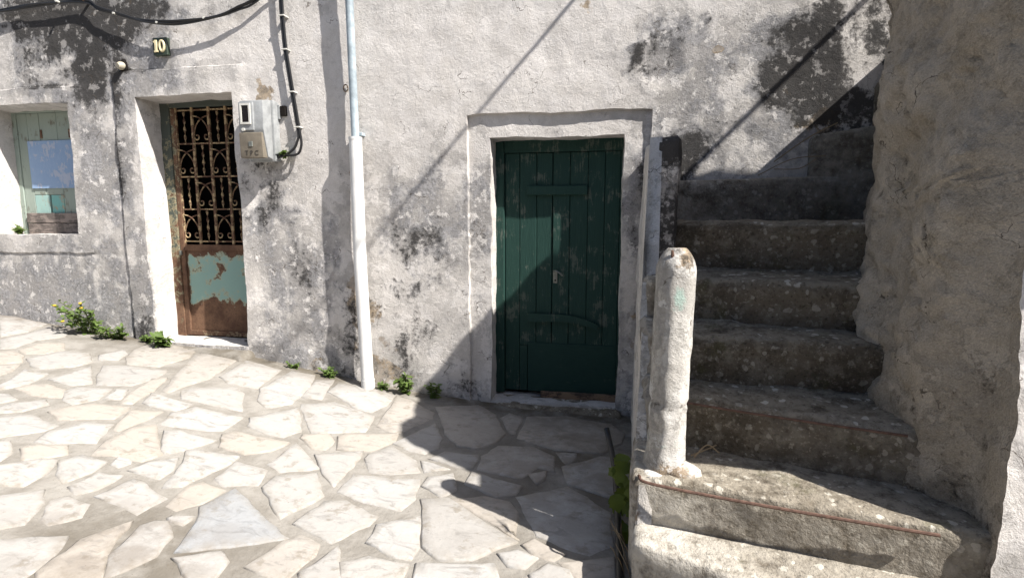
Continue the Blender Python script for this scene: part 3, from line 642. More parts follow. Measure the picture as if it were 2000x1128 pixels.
# lock: escutcheon with key hole and a small curved pull
lk = mk('lock_plate', *join_vf([box_vf(-.462, -.428, .176, .186, .86, .965, .004)]), M['lockmetal'], door, smooth=False)
mk('keyhole', *tube_vf([(-.445, .1745, .885), (-.445, .178, .885)], .0075, 10), M['hole'], lk, smooth=False)
mk('pull', *tube_vf(spline([(-.455, .176, .955), (-.44, .150, .962), (-.405, .145, .945), (-.385, .150, .925)], 5), .007, 8), M['lockmetal'], lk)
box('threshold_board', (-.553, .052, .130, .160, -.085, -.022), M['raw_wood'], door, c=.005)
rough_box('doorstep', [(-.90, -.09, -.3), (.10, -.10, -.3), (.10, .24, -.3), (-.90, .24, -.3), (-.90, -.05, -.088), (.10, -.06, -.092), (.10, .24, -.075), (-.90, .24, -.07)], (26, 8, 5), M['step'], house, .016, 7, .012, 5)

# ---- steel door with grille
sd_V, sd_F = join_vf([box_vf(-4.02, -3.895, .185, .235, .27, 2.42, .004), box_vf(-3.895, -3.0, .185, .235, 2.345, 2.42, .004), box_vf(-3.09, -3.0, .185, .235, .27, 2.345, .004)])
sd_V = np.array(sd_V)
sdoor = mk('steel_door', sd_V, sd_F, M['rust_frame'], house, attrs={'rust': .10 * (sd_V[:, 2] < 1.5) - .16 * (sd_V[:, 2] > 1.5)}, smooth=False); sdoor['label'] = 'rusted steel door frame with flaking grey green paint'
L0, L1 = -3.893, -3.092
lv, lf = join_vf([box_vf(L0, L0 + .045, .196, .228, .30, 2.34, .003), box_vf(L1 - .045, L1, .196, .228, .30, 2.34, .003), box_vf(L0 + .045, L1 - .045, .198, .226, 1.085, 1.14, .003)])
lv = np.array(lv); leaf_ = mk('leaf_frame', lv, lf, M['rust_frame'], sdoor, attrs={'rust': np.where(lv[:, 2] < 1.6, .2, -.02)}, smooth=False)
pv, pf = [], []
nxp, nzp = 20, 24
for j in range(nzp + 1):
    for i in range(nxp + 1):
        pv.append((L0 + .04 + (L1 - L0 - .08) * i / nxp, .214, .305 + .785 * j / nzp))
for j in range(nzp):
    for i in range(nxp): pf.append((j * (nxp + 1) + i, j * (nxp + 1) + i + 1, (j + 1) * (nxp + 1) + i + 1, (j + 1) * (nxp + 1) + i))
pv = np.array(pv); pv[:, 1] += .004 * fbm(pv, 6, 3, 4)
ru = .03 + .22 * fbm(pv, 8, 4, 66, .6) + .42 * sstep(.68, .50, pv[:, 2] + .08 * fbm(pv, 7, 3, 67)) + .18 * sstep(1.0, 1.08, pv[:, 2]) - .10 * np.exp(-((pv[:, 0] + 3.78) / .12) ** 2 - ((pv[:, 2] - .72) / .25) ** 2) + .3 * sstep(-3.83, -3.852, pv[:, 0]) - .03
mk('sheet_panel', pv, pf, M['rust_panel'], sdoor, attrs={'rust': ru})
mk('bottom_rail', *box_vf(L0 + .045, L1 - .045, .2, .226, .30, .345, .003), M['rust_dark'], sdoor, smooth=False)
GX = [-3.848 + i * .1675 for i in range(5)]; GZ = [2.322 - i * .288 for i in range(5)]
for z in GZ: mk('grille_rail', *box_vf(GX[0] - .0, L1 - .045, .206, .218, z - .006, z + .006), M['rust_bar'], sdoor, smooth=False)
vb = None
for x in GX:
    if vb is None: vb = mk('grille_bar', *box_vf(-.0105, .0105, -.008, .008, 1.14, 2.345), M['rust_bar'], sdoor, smooth=False, loc=(x, .210, 0))
    else: link('grille_bar', vb.data, None, sdoor, (x, .210, 0))
# twisted rod
tv, tf = [], []; NTW = 40
for i in range(NTW + 1):
    z = .276 * i / NTW; a = 2 * math.pi * 2.0 * i / NTW; r = .012
    for k_ in range(4):
        th = a + k_ * math.pi / 2; tv.append((r * math.cos(th) * (1 if k_ % 2 else .34), r * math.sin(th) * (1 if k_ % 2 else .34), z))
for i in range(NTW):
    for k_ in range(4): tf.append((i * 4 + k_, i * 4 + (k_ + 1) % 4, (i + 1) * 4 + (k_ + 1) % 4, (i + 1) * 4 + k_))
def scroll(sgn, w=.157, hh=.276):                         # half of a gothic arch that ends in a curl
    p = []
    for i in range(15):
        t = i / 14; p.append((sgn * (-w / 2 + w * (1 - (1 - t) ** 0.5) * .0 + w * t), .0, .04 + (hh - .075) * (1 - t ** 2.1)))
    p = [(sgn * (-w / 2) + sgn * w * math.sin(t * math.pi / 2), 0, .055 + (hh - .10) * math.cos(t * math.pi / 2)) for t in np.linspace(0.02, 1, 14)]
    ex, ez = sgn * w / 2, .055; R = .030
    for i in range(1, 17):
        a = i / 16 * math.pi * 1.75; rr_ = R * (1 - .045 * i)
        p.append((ex - sgn * (R - rr_ * math.cos(a)), 0, ez - rr_ * math.sin(a) * 1.15))
    return tube_vf(p, .0062, 6)
sv, sf = join_vf([scroll(1)]); sv2, sf2 = join_vf([scroll(-1)])
tw_me = ar_me = ar2_me = None
for r_ in range(4):
    for c_ in range(5):
        x = GX[c_] + .08375; z = GZ[r_ + 1] + .006
        if x > L1 - .06: continue
        if (r_ + c_) % 2 == 0:
            if tw_me is None: tw_me = mk('twisted_rod', tv, tf, M['rust_bar'], sdoor, sharp=None, loc=(x, .212, z)).data
            else: link('twisted_rod', tw_me, None, sdoor, (x, .212, z))
        else:
            for q, (vv, ff) in enumerate(((sv, sf), (sv2, sf2))):
                yy = .209 + .006 * q
                me = (ar_me, ar2_me)[q]
                if me is None:
                    me = mk('scroll_arch', vv, ff, M['rust_bar'], sdoor, sharp=None, loc=(x, yy, z)).data
                    if q == 0: ar_me = me
                    else: ar2_me = me
                else: link('scroll_arch', me, None, sdoor, (x, yy, z))
mk('hinge', *tube_vf([(-3.885, .190, 1.045), (-3.885, .190, 1.085)], .013, 10), M['lockmetal'], sdoor, smooth=False)
rough_box('doorstep', [(-4.0, -.16, 0), (-3.02, -.20, 0), (-3.02, .24, 0), (-4.0, .24, 0), (-4.0, -.12, .262), (-3.02, -.16, .235), (-3.02, .24, .285), (-4.0, .24, .298)], (26, 10, 4), M['mortar'], house, .014, 6, .014, 15, lambda V: {'soil': 0 * V[:, 0] + .8})

# ---- shuttered window
wv, wf = join_vf([box_vf(-5.66, -5.575, .19, .235, 1.2, 2.41, .004), box_vf(-5.575, -4.65, .19, .235, 2.355, 2.41, .004), box_vf(-4.72, -4.65, .19, .235, 1.2, 2.355, .004)])
shut = mk('shuttered_window', wv, wf, M['shutter_grey'], house, smooth=False); shut['label'] = 'grey green window frame'
wx = [-5.573, -5.455, -5.318, -5.12, -4.935, -4.722]
for i in range(5): box('shutter_board', (wx[i] + .002, wx[i + 1] - .002, .198 + rnd.uniform(-.002, .002), .222, 1.60 if i in (1, 2) else 1.24, 2.353), M['shutter_grey'], shut, c=.004)
box('shutter_board', (-5.455, -5.29, .197, .22, 1.40, 1.598), M['shutter_pale'], shut, c=.004)
box('shutter_board', (-5.265, -5.12, .195, .22, 1.40, 1.598), M['shutter_teal'], shut, c=.004)
box('blue_sheet', (-5.462, -4.78, .186, .1945, 1.66, 2.10), M['blue_sheet'], shut, c=.002)
box('cross_plank', (-5.54, -4.70, .165, .188, 1.335, 1.428), M['dark_wood'], shut, c=.004)
box('cross_plank', (-5.535, -4.695, .168, .190, 1.225, 1.331), M['dark_wood'], shut, c=.004)
for x in (-5.30, -4.98): mk('hinge', *box_vf(x - .012, x + .012, .190, .199, 2.12, 2.20, .003), M['rust_dark'], shut, smooth=False)

for o in bpy.data.objects:                                # doors and shutters stand 4 cm deeper in their reveals
    if o not in _keep and o.parent is house and o.name.split('.')[0] in ('plank_door', 'steel_door', 'shuttered_window'): o.location.y += .04

# ============================================================ HOUSE ACROSS THE LANE (unseen, added behind the viewer to cut skylight)
oh = thing('sky_blocker_house', (-3, -8, 0), 'plain rendered house added out of view across the lane to block skylight', 'house')
mk('wall', *join_vf([box_vf(-16, 5, -12, -7.6, -1, 3.4, .01)]), M['rubble'], oh, smooth=False)
mk('roof', *join_vf([([(-16.3, -7.3, 3.4), (5.3, -7.3, 3.4), (5.3, -12.3, 3.4), (-16.3, -12.3, 3.4), (-16.3, -9.8, 4.6), (5.3, -9.8, 4.6)], [(0, 1, 5, 4), (2, 3, 4, 5), (0, 4, 3), (1, 2, 5), (3, 2, 1, 0)])]), M['rust_dark'], oh, smooth=False)
for x in (-9, -5.5, 1.0):
    f_ = mk('window', *join_vf([box_vf(x - .5, x + .5, -7.62, -7.56, 1.0, 1.1), box_vf(x - .5, x + .5, -7.62, -7.56, 2.2, 2.3), box_vf(x - .5, x - .42, -7.62, -7.56, 1.1, 2.2), box_vf(x + .42, x + .5, -7.62, -7.56, 1.1, 2.2)]), M['shutter_grey'], oh, smooth=False)
    mk('pane', *box_vf(x - .42, x + .42, -7.61, -7.585, 1.1, 2.2), M['meter_glass'], f_, smooth=False)
d_ = mk('door', *box_vf(-2.6, -1.6, -7.62, -7.55, -.2, 2.0, .01), M['door_green'], oh, smooth=False)

# ============================================================ STAIRCASE
stair = thing('stone_staircase', (.6, -1.2, -.13), 'steep worn stone staircase with lichen spots climbing beside the green door', 'staircase')
def xl(y): return .172 + .030 * (y + .15)
def xr(y): return 1.24 + .2 * (y + 2.2) + .10                 # runs into the rough wall
# front-left y, front-right y (at x = 1.1), z front, z back
STEPS = [(-2.075, -2.52, .135, .15), (-1.925, -2.10, .335, .353), (-1.555, -1.835, .570, .602), (-1.33, -1.50, .812, .846), (-1.02, -1.26, 1.055, 1.098), (-.72, -.93, 1.352, 1.356), (-.105, -.10, 1.632, 1.64)]
def pale_left(V): return {'pale': np.clip((.22 + .75 * sstep(.65, .16, V[:, 0])) * (V[:, 1] < -1.88) * (V[:, 2] < .30) + .5 * sstep(.24, .17, V[:, 0]) + .12 * (V[:, 1] < -1.7), 0, 1)}
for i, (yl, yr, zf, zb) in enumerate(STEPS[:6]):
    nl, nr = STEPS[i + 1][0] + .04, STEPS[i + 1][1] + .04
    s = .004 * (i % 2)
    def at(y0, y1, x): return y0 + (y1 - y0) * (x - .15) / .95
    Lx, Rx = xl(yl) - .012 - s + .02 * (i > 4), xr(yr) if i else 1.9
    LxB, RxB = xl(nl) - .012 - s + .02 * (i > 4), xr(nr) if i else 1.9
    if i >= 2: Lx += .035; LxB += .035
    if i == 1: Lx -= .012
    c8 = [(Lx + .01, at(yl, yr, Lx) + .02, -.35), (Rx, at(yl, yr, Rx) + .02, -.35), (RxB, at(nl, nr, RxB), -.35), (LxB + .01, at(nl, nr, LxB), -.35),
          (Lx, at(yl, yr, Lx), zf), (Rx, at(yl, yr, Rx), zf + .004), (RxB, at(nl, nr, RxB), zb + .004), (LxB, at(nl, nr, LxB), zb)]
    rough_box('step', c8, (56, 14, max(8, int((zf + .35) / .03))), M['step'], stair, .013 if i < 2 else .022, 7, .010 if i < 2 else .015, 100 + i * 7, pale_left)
def pale_for_light(V): return {'pale': .30 + .25 * fbm(V, 3, 3, 8) + .3 * sstep(.8, .45, V[:, 0])}  # paler colour stands in for light on the upper steps, most at left
# wall-side steps of the upper flight, which turns right along the house
rough_box('step', [(.36, -.105, -.3), (1.95, -.10, -.3), (1.95, .06, -.3), (.36, .06, -.3), (.36, -.105, 1.632), (1.95, -.10, 1.655), (1.95, .06, 1.66), (.36, .06, 1.64)], (50, 5, 34), M['step'], stair, .014, 5, .012, 160, pale_for_light)
rough_box('step', [(1.27, -.062, 1.2), (2.2, -.22, 1.2), (2.2, .07, 1.2), (1.27, .07, 1.2), (1.285, -.058, 1.925), (2.2, -.21, 2.02), (2.2, .07, 2.02), (1.285, .07, 1.925)], (30, 6, 20), M['step'], stair, .016, 6, .012, 170, pale_for_light)
rough_box('step', [(1.66, -.25, 1.4), (2.4, -.3, 1.4), (2.4, .08, 1.4), (1.66, .08, 1.4), (1.66, -.25, 2.26), (2.4, -.3, 2.28), (2.4, .08, 2.28), (1.66, .08, 2.26)], (20, 8, 20), M['step'], stair, .016, 6, .012, 180)
rough_box('landing', [(1.52, -.62, 1.4), (4.2, -.62, 1.4), (4.2, .09, 1.4), (1.98, .09, 1.4), (1.55, -.60, 2.60), (4.2, -.60, 2.6), (4.2, .09, 2.6), (1.95, .09, 2.6)], (40, 10, 24), M['step'], stair, .014, 5, .012, 190)
# plastered side of the stair, seen edge-on from the lane
YS = sorted(set(list(np.linspace(-1.96, .03, 70)) + [s_[0] + d for s_ in STEPS[:6] for d in (-.004, .004)]))
def side_top(y):
    z = -.1
    for (yl, yr, zf, zb) in STEPS[1:6]:
        if y > yl: z = zf - .03
    return 1.80 if y > -.96 else z
V = []; F = []; NZ = 40
for y in YS:
    t = side_top(y)
    for k in range(NZ + 1): V.append((xl(y) - .006 * (1 - k / NZ) + .035 * max(0, (-.35 + (t + .35) * k / NZ) - .2) * .6, y, -.35 + (t + .35) * k / NZ))
    V.append((xl(y) + .10, y, t + .004))
w_ = NZ + 2
for a in range(len(YS) - 1):
    for k in range(NZ + 1): F.append((a * w_ + k, a * w_ + k + 1, (a + 1) * w_ + k + 1, (a + 1) * w_ + k))
V = np.array(V); V += .014 * np.stack([1.3 * fbm(V, 4, 4, 201), .3 * fbm(V, 4, 3, 202), .7 * fbm(V, 5, 3, 203)], 1)
mk('side_wall', V, F, M['post'], stair, attrs={'mold': .25 + 0 * V[:, 0] + .2 * fbm(V, 2, 2, 5), 'grey': .25 + .3 * fbm(V, 1.5, 2, 6), 'bare': .32 + .3 * fbm(V, 2, 2, 7)}, sharp=None)
def pil_attr(V): return {'mold': .42 + .75 * sstep(1.60, 1.74, V[:, 2]) + .45 * sstep(1.62, 1.4, V[:, 2]) - .5 * sstep(.235, .215, V[:, 0]), 'grey': .55 - .3 * sstep(.235, .215, V[:, 0]), 'bare': 0 * V[:, 0]}
pl_ = rough_box('parapet_stub', [(.165, -.955, .9), (.335, -.95, .9), (.335, .03, .9), (.165, .03, .9), (.212, -.955, 1.80), (.358, -.95, 1.825), (.358, .03, 1.83), (.212, .03, 1.82)], (7, 26, 30), M['wall'], stair, .013, 6, .014, 210, pil_attr)
pl_['label'] = 'stub of parapet wall blackened by mould'
# newel post: worn octagonal column with a conical broken top, cracked near its foot
PV, PF = [], []; NS = 28; ZP = list(np.linspace(.30, 1.20, 46)) + [1.215, 1.230, 1.242, 1.250]
px0, py0 = .232, -1.80
for k, z in enumerate(ZP):
    t = (z - .30) / .92
    for a in range(NS):
        th = 2 * math.pi * a / NS; oc = math.cos(((th + .2) % (math.pi / 4)) - math.pi / 8); r = .075 * (.94 / oc + .04)
        if z > 1.15: r *= max(.34, 1 - ((z - 1.15) / .105) ** 2.2 * .62)
        if z < .42: r *= 1 + .22 * ((.42 - z) / .12) ** 1.5
        r -= .010 * math.exp(-((z - (.612 + .018 * math.sin(th * 2 + .6))) / .010) ** 2) + .006 * math.exp(-((z - (.545 + .05 * math.sin(th + 1.2))) / .007) ** 2)
        lean = .022 * t
        PV.append((px0 + lean + r * math.cos(th), py0 + .02 * t + r * math.sin(th), z))
for k in range(len(ZP) - 1):
    for a in range(NS): PF.append((k * NS + a, k * NS + (a + 1) % NS, (k + 1) * NS + (a + 1) % NS, (k + 1) * NS + a))
PF.append(tuple((len(ZP) - 1) * NS + a for a in range(NS))); PF.append(tuple(range(NS - 1, -1, -1)))
PV = np.array(PV); PV += .008 * np.stack([fbm(PV, 14, 4, 301), fbm(PV, 14, 4, 302), .5 * fbm(PV, 14, 4, 303)], 1)
N_ = NT('post_with_teal_traces')
pc = plaster_mat('post_teal', (.45, .43, .40), (.58, .565, .54), (.24, .225, .20), (.07, .06, .05), (.36, .27, .18), .75)
nt = pc.node_tree; bs = nt.nodes['Principled BSDF']; src = bs.inputs['Base Color'].links[0].from_socket
h_ = NT.__new__(NT); h_.m = pc; h_.t = nt; h_.b = bs; h_.co = [n for n in nt.nodes if n.type == 'TEX_COORD'][0].outputs['Object']
tl = h_.mr(h_.math('ADD', h_.attr('teal'), h_.math('MULTIPLY', h_.math('SUBTRACT', h_.noise(13, 10, .7), .5), 1.6)), .5, .75)
nt.links.new(h_.mix(h_.math('MULTIPLY', tl, .5), src, (.28, .46, .40)), bs.inputs['Base Color'])
bpy.data.materials.remove(N_.m)
teal = .75 * np.exp(-((PV[:, 2] - 1.06) / .10) ** 2 - ((PV[:, 0] - .26) / .05) ** 2) * (PV[:, 1] < py0 + .02) + .45 * np.exp(-((PV[:, 2] - .46) / .07) ** 2)
crack = np.exp(-((PV[:, 2] - .612) / .012) ** 2)
post = mk('newel_post', PV, PF, pc, stair, attrs={'mold': .24 + .5 * crack + .3 * sstep(1.14, 1.2, PV[:, 2]) + .25 * sstep(.45, .35, PV[:, 2]), 'grey': .30 + .35 * (PV[:, 0] < px0 - .02), 'bare': .30 * sstep(.45, .33, PV[:, 2]) + .25 * sstep(1.13, 1.2, PV[:, 2]) + .26, 'teal': teal}, sharp=None)  # extra grey on the left facets paints in the side away from the sun
post['label'] = 'white flaking newel post with traces of turquoise paint'
mk('iron_pin', *tube_vf([(.236, -1.825, 1.19), (.229, -1.835, 1.243)], [.010, .005], 7), M['rebar'], post)
def chunk(c, s, seed):
    bm = bmesh.new(); bmesh.ops.create_icosphere(bm, subdivisions=2, radius=1)
    V = np.array([v.co[:] for v in bm.verts]); F = [[v.index for v in f.verts] for f in bm.faces]; bm.free()
    V *= (1 + .35 * fbm(V + seed * 9, 1.4, 3, seed))[:, None]; V = V * np.array(s) + np.array(c); return V, F
V, F = chunk((.305, -1.85, .338), (.066, .055, .045), 4)
mk('mortar_lump', V, F, M['post'], stair, attrs={'mold': .3 + 0 * V[:, 0], 'grey': .35 + 0 * V[:, 0], 'bare': .55 + 0 * V[:, 0]}, sharp=None)
V, F = chunk((.19, -1.865, .334), (.05, .04, .012), 5)
mk('mortar_lump', V, F, M['post'], stair, attrs={'mold': -.1 + 0 * V[:, 0], 'grey': 0 * V[:, 0], 'bare': 0 * V[:, 0]}, sharp=None)
# rusted rods laid along two nosings
mk('nosing_rod', *tube_vf(spline([(.125, -1.90, .338), (.16, -1.950, .334), (.42, -2.000, .326), (.75, -2.062, .325), (1.085, -2.124, .328)], 6), .0062, 7), M['rebar'], stair)
mk('nosing_rod', *tube_vf(spline([(.24, -1.60, .566), (.5, -1.686, .562), (.8, -1.77, .56), (1.10, -1.856, .562)], 6), .0055, 7), M['rebar'], stair)
# fallen dry twigs on the step
tw = props(mk('dry_twig', *join_vf([tube_vf(spline([(.36, -1.74, .362), (.42, -1.69, .40), (.47, -1.70, .372)], 5), .003, 5), tube_vf([(.35, -1.73, .365), (.44, -1.66, .375), (.50, -1.62, .395)], .0032, 5)]), M['twig']), 'small dry twig lying on the step beside the newel post', 'twig')
tw2 = props(mk('dry_twig', *join_vf([tube_vf(spline([(1.05, -.08, 1.75), (1.25, -.10, 1.90), (1.42, -.09, 1.99)], 5), .004, 5), tube_vf(spline([(.95, -.09, 1.66), (1.15, -.11, 1.76), (1.36, -.10, 1.78)], 5), .003, 5), tube_vf(spline([(1.05, -.09, 1.70), (1.2, -.11, 1.70), (1.3, -.10, 1.76)], 5), .003, 5)]), M['twig']), 'thin dry twigs caught on the upper steps against the house', 'twig')

# ============================================================ ROUGH WALL RIGHT OF THE STAIR
rw = thing('rubble_wall', (1.9, -1.3, -.15), 'massive rough rendered wall shading the staircase', 'wall')
def rub_attr(V):
    f = fbm(V, 1.7, 3, 77)
    front = sstep(-1.98, -2.1, V[:, 1] - .0)
    return {'mold': .14 + .3 * f + .25 * np.exp(-(np.abs(fbm(V, 4.5, 4, 420, .6)) / .06) ** 2) + .35 * sstep(1.0, .3, V[:, 2] - .25 * (V[:, 1] + 2)), 'grey': .08 + .6 * f + .6 * sstep(2.15, 2.5, V[:, 2] + .3 * f) * (V[:, 1] > -2.1) + .3 * sstep(1.0, .4, V[:, 2]), 'bare': .16 + .4 * fbm(V, 1.1, 2, 88)}
nu, nv, nw = 56, 96, 170; ZT0, ZT1 = 3.05, 3.34
def y_near(z): return float(np.interp(z, [-.4, .3, .8, 1.36, 1.47, 1.53, 2.36, 2.42, 3.1], [-2.19, -2.16, -2.10, -1.98, -1.99, -2.17, -2.18, -2.04, -1.97]))
def x_face(y, z):
    xb = float(np.interp(y, [-2.3, -2.17, -1.98, -1.85, -1.5, -1.2, -.9, -.54], [1.25, 1.24, 1.25, 1.14, 1.13, 1.12, 1.22, 1.36]))
    return xb + .095 * min(max(z - .5, -.6), 1.3) + .03 * max(0, z - 1.8) * (y + 2.2)
key = {}; V = []; FL, FE = [], []
def vid(i, j, k):
    q = (i, j, k)
    if q not in key:
        u, v, w = (i / nu) ** 1.7, j / nv, k / nw; zt = ZT0 + (ZT1 - ZT0) * v; z = -.4 + (zt + .4) * w
        yn = y_near(z); y = yn + (-.56 - yn) * v; x = x_face(y, z); key[q] = len(V)
        V.append((x + (4.2 - x) * u, y - .20 * u * (1 - v), z))
    return key[q]
for i in range(nu):
    for j in range(nv): FL.append((vid(i, j, nw), vid(i + 1, j, nw), vid(i + 1, j + 1, nw), vid(i, j + 1, nw)))
    for k in range(nw):
        FE.append((vid(i, 0, k), vid(i + 1, 0, k), vid(i + 1, 0, k + 1), vid(i, 0, k + 1))); FL.append((vid(i, nv, k), vid(i, nv, k + 1), vid(i + 1, nv, k + 1), vid(i + 1, nv, k)))
for j in range(nv):
    for k in range(nw): FL.append((vid(0, j, k), vid(0, j, k + 1), vid(0, j + 1, k + 1), vid(0, j + 1, k)))
V = np.array(V); X, Y, Z = V.T.copy()
left = sstep(1.9, 1.6, X); nearv = sstep(-1.8, -2.0, Y)
D3 = np.stack([fbm(V, 1.5, 5, 401, .6), .35 * fbm(V, 1.5, 5, 402, .6), .5 * fbm(V, 1.5, 5, 403, .6)], 1) * .085 * (1 - .7 * nearv)[:, None]
D3 += np.stack([fbm(V, 6, 5, 404, .65), fbm(V, 6, 5, 405, .65), fbm(V, 6, 5, 406, .65)], 1) * .034 * (1 - .5 * nearv)[:, None]
D3 += np.stack([fbm(V, 15, 3, 414, .6), fbm(V, 15, 3, 415, .6), fbm(V, 15, 3, 416, .6)], 1) * .016 * (1 - .5 * nearv)[:, None]
rdg = np.abs(fbm(V, 4.5, 4, 420, .6)); rd2 = np.abs(fbm(V, 11, 3, 421, .6))
D3[:, 0] += (.06 * np.exp(-(rdg / .05) ** 2) * .35 + .03 * np.exp(-(rd2 / .07) ** 2) * .5) * left * (1 - nearv)          # gaps between the buried stones
D3[:, 0] += -.035 * sstep(-.05, .25, fbm(V, 2.2, 3, 411)) * left * (1 - nearv)            # patches of thicker render
D3[:, 0] += -.035 * sstep(-1.58, -1.64, Y + .10 * fbm(V, 2, 2, 412)) * left * (1 - nearv) * sstep(1.9, 1.6, Z)   # near half carries an extra coat
D3[:, 0] += -.12 * sstep(2.35, 2.60, Z + .25 * fbm(V, 1.5, 2, 410)) * left * sstep(-1.6, -.9, Y)   # overhanging top course
V += D3
RA = rub_attr(np.stack([X, Y, Z], 1))
def submesh(F):
    used = sorted(set(i for f in F for i in f)); mp = {o: n for n, o in enumerate(used)}; return used, [tuple(mp[i] for i in f) for f in F]
us, FF = submesh(FL); mk('rendered_face', V[us], FF, M['rubble'], rw, attrs={k: a[us] for k, a in RA.items()}, sharp=None)
us, FF = submesh(FE); f3 = fbm(V, 1.4, 3, 5)
ef = mk('end_face', V[us], FF, M['wall'], rw, attrs={'mold': (.02 + .2 * f3)[us], 'grey': (.16 + .25 * f3)[us], 'bare': (.0 + .2 * f3)[us]}, sharp=None)
ef['label'] = 'sunlit whitewashed end of the rough wall'

# ============================================================ PIPE, METER, CABLES, NUMBER
pipe = thing('downpipe', (-1.97, -.09, .0), 'blue grey conduit running into a long white plastic pipe against the wall', 'pipe')
mk('white_pipe', *join_vf([tube_vf([(-1.965, -.088, 1.985), (-1.962, -.088, 1.0), (-1.925, -.105, .06)], .0495, 24, cap=False), tube_vf([(-1.926, -.104, .085), (-1.9235, -.105, .012)], .0535, 24)]), M['pvc'], pipe)
mk('pipe_rim', *tube_vf([(-1.965, -.088, 1.972), (-1.965, -.088, 1.992)], .0515, 24), M['pvc'], pipe)
mk('conduit', *join_vf([tube_vf([(-1.965, -.085, 1.9), (-1.972, -.085, 2.6), (-1.985, -.085, 4.6)], .030, 16)]), M['galv'], pipe)
for z in (2.02, 3.4): mk('pipe_bracket', *join_vf([box_vf(-2.012, -1.925, -.055, .03, z - .012, z + .012, .002)]), M['galv'], pipe, smooth=False)

mt = thing('electricity_meter', (-2.79, -.1, 1.84), 'grey electricity meter box fixed beside the rusty grille door', 'meter box')
def prism(pts_yz, x0, x1):
    n = len(pts_yz); V = [(x0, y, z) for y, z in pts_yz] + [(x1, y, z) for y, z in pts_yz]
    return V, [tuple(range(n)), tuple(range(2 * n - 1, n - 1, -1))] + [(i, n + i, n + (i + 1) % n, (i + 1) % n) for i in range(n)]
def bevel_mesh(vf, w):
    bm = bmesh.new(); vs = [bm.verts.new(v) for v in vf[0]]; [bm.faces.new([vs[i] for i in f]) for f in vf[1]]
    bmesh.ops.recalc_face_normals(bm, faces=bm.faces[:]); bmesh.ops.bevel(bm, geom=bm.edges[:], offset=w, segments=2, affect='EDGES', profile=.6)
    bm.verts.index_update(); r = [tuple(v.co) for v in bm.verts], [[v.index for v in f.verts] for f in bm.faces]; bm.free(); return r
mk('base_case', *bevel_mesh(prism([(.02, 1.83), (.02, 2.29), (-.085, 2.30), (-.085, 1.825)], -2.885, -2.655), .012), M['meter'], mt, sharp=30)
cover = mk('cover', *bevel_mesh(prism([(-.088, 1.835), (-.088, 2.296), (-.195, 2.275), (-.20, 2.06), (-.155, 1.85)], -2.872, -2.668), .012), M['meter'], mt, sharp=30)
mk('cover_lip', *bevel_mesh(([(-2.868, -.212, 2.05), (-2.745, -.212, 2.05), (-2.745, -.212, 2.262), (-2.868, -.212, 2.262), (-2.868, -.19, 2.05), (-2.745, -.19, 2.05), (-2.745, -.19, 2.262), (-2.868, -.19, 2.262)],
   [(0, 1, 2, 3), (4, 7, 6, 5), (0, 4, 5, 1), (1, 5, 6, 2), (2, 6, 7, 3), (3, 7, 4, 0)]), .006), M['meter'], cover, sharp=30)
mk('dial_frame', *join_vf([box_vf(-2.850, -2.762, -.222, -.208, 2.235, 2.249), box_vf(-2.850, -2.762, -.222, -.208, 2.095, 2.109), box_vf(-2.850, -2.836, -.222, -.208, 2.109, 2.235), box_vf(-2.776, -2.762, -.222, -.208, 2.109, 2.235)]), M['clip'], cover, smooth=False)
mk('dial_window', *box_vf(-2.837, -2.775, -.216, -.211, 2.108, 2.236), M['meter_glass'], cover, smooth=False)
mk('screw', *tube_vf([(-2.83, -.200, 2.055), (-2.83, -.222, 2.055)], .013, 12), M['clip'], cover, smooth=False)
hz = prism([(-.158, 1.842), (-.204, 2.035), (-.222, 2.03), (-.215, 1.842)], -2.868, -2.672)
hatch = mk('hatch', *bevel_mesh(hz, .006), M['meter_dirty'], mt, sharp=30)
mk('seal', *box_vf(-2.79, -2.755, -.2235, -.212, 1.925, 1.965, .003), M['lockmetal'], hatch, smooth=False)
def text_mesh(name, body, size, loc, rot, mat, parent, ext=.001):
    cu = bpy.data.curves.new(name, 'FONT'); cu.body = body; cu.size = size; cu.extrude = ext; cu.align_x = 'CENTER'; cu.resolution_u = 3
    ob = bpy.data.objects.new(name + '_tmp', cu); COL.objects.link(ob); dg = bpy.context.evaluated_depsgraph_get(); dg.update()
    me = bpy.data.meshes.new_from_object(ob.evaluated_get(dg)); bpy.data.objects.remove(ob)
    me.transform(Matrix.Translation(Vector(loc)) @ Matrix.Rotation(rot, 4, 'X')); me.materials.clear(); return link(name, me, mat, parent)
text_mesh('lettering', 'T P C', .05, (-2.768, -.2175, 1.862), math.pi / 2 + .03, M['meter_ink'], hatch, .0012)
mk('bracket', *box_vf(-2.655, -2.635, -.03, .02, 2.16, 2.27, .002), M['meter'], mt, smooth=False)
props(mk('wall_hole', *box_vf(-2.632, -2.585, -.032, .01, 2.185, 2.262, .003), M['hole'], smooth=False), 'small square dark hole in the plaster beside the meter box', 'hole')

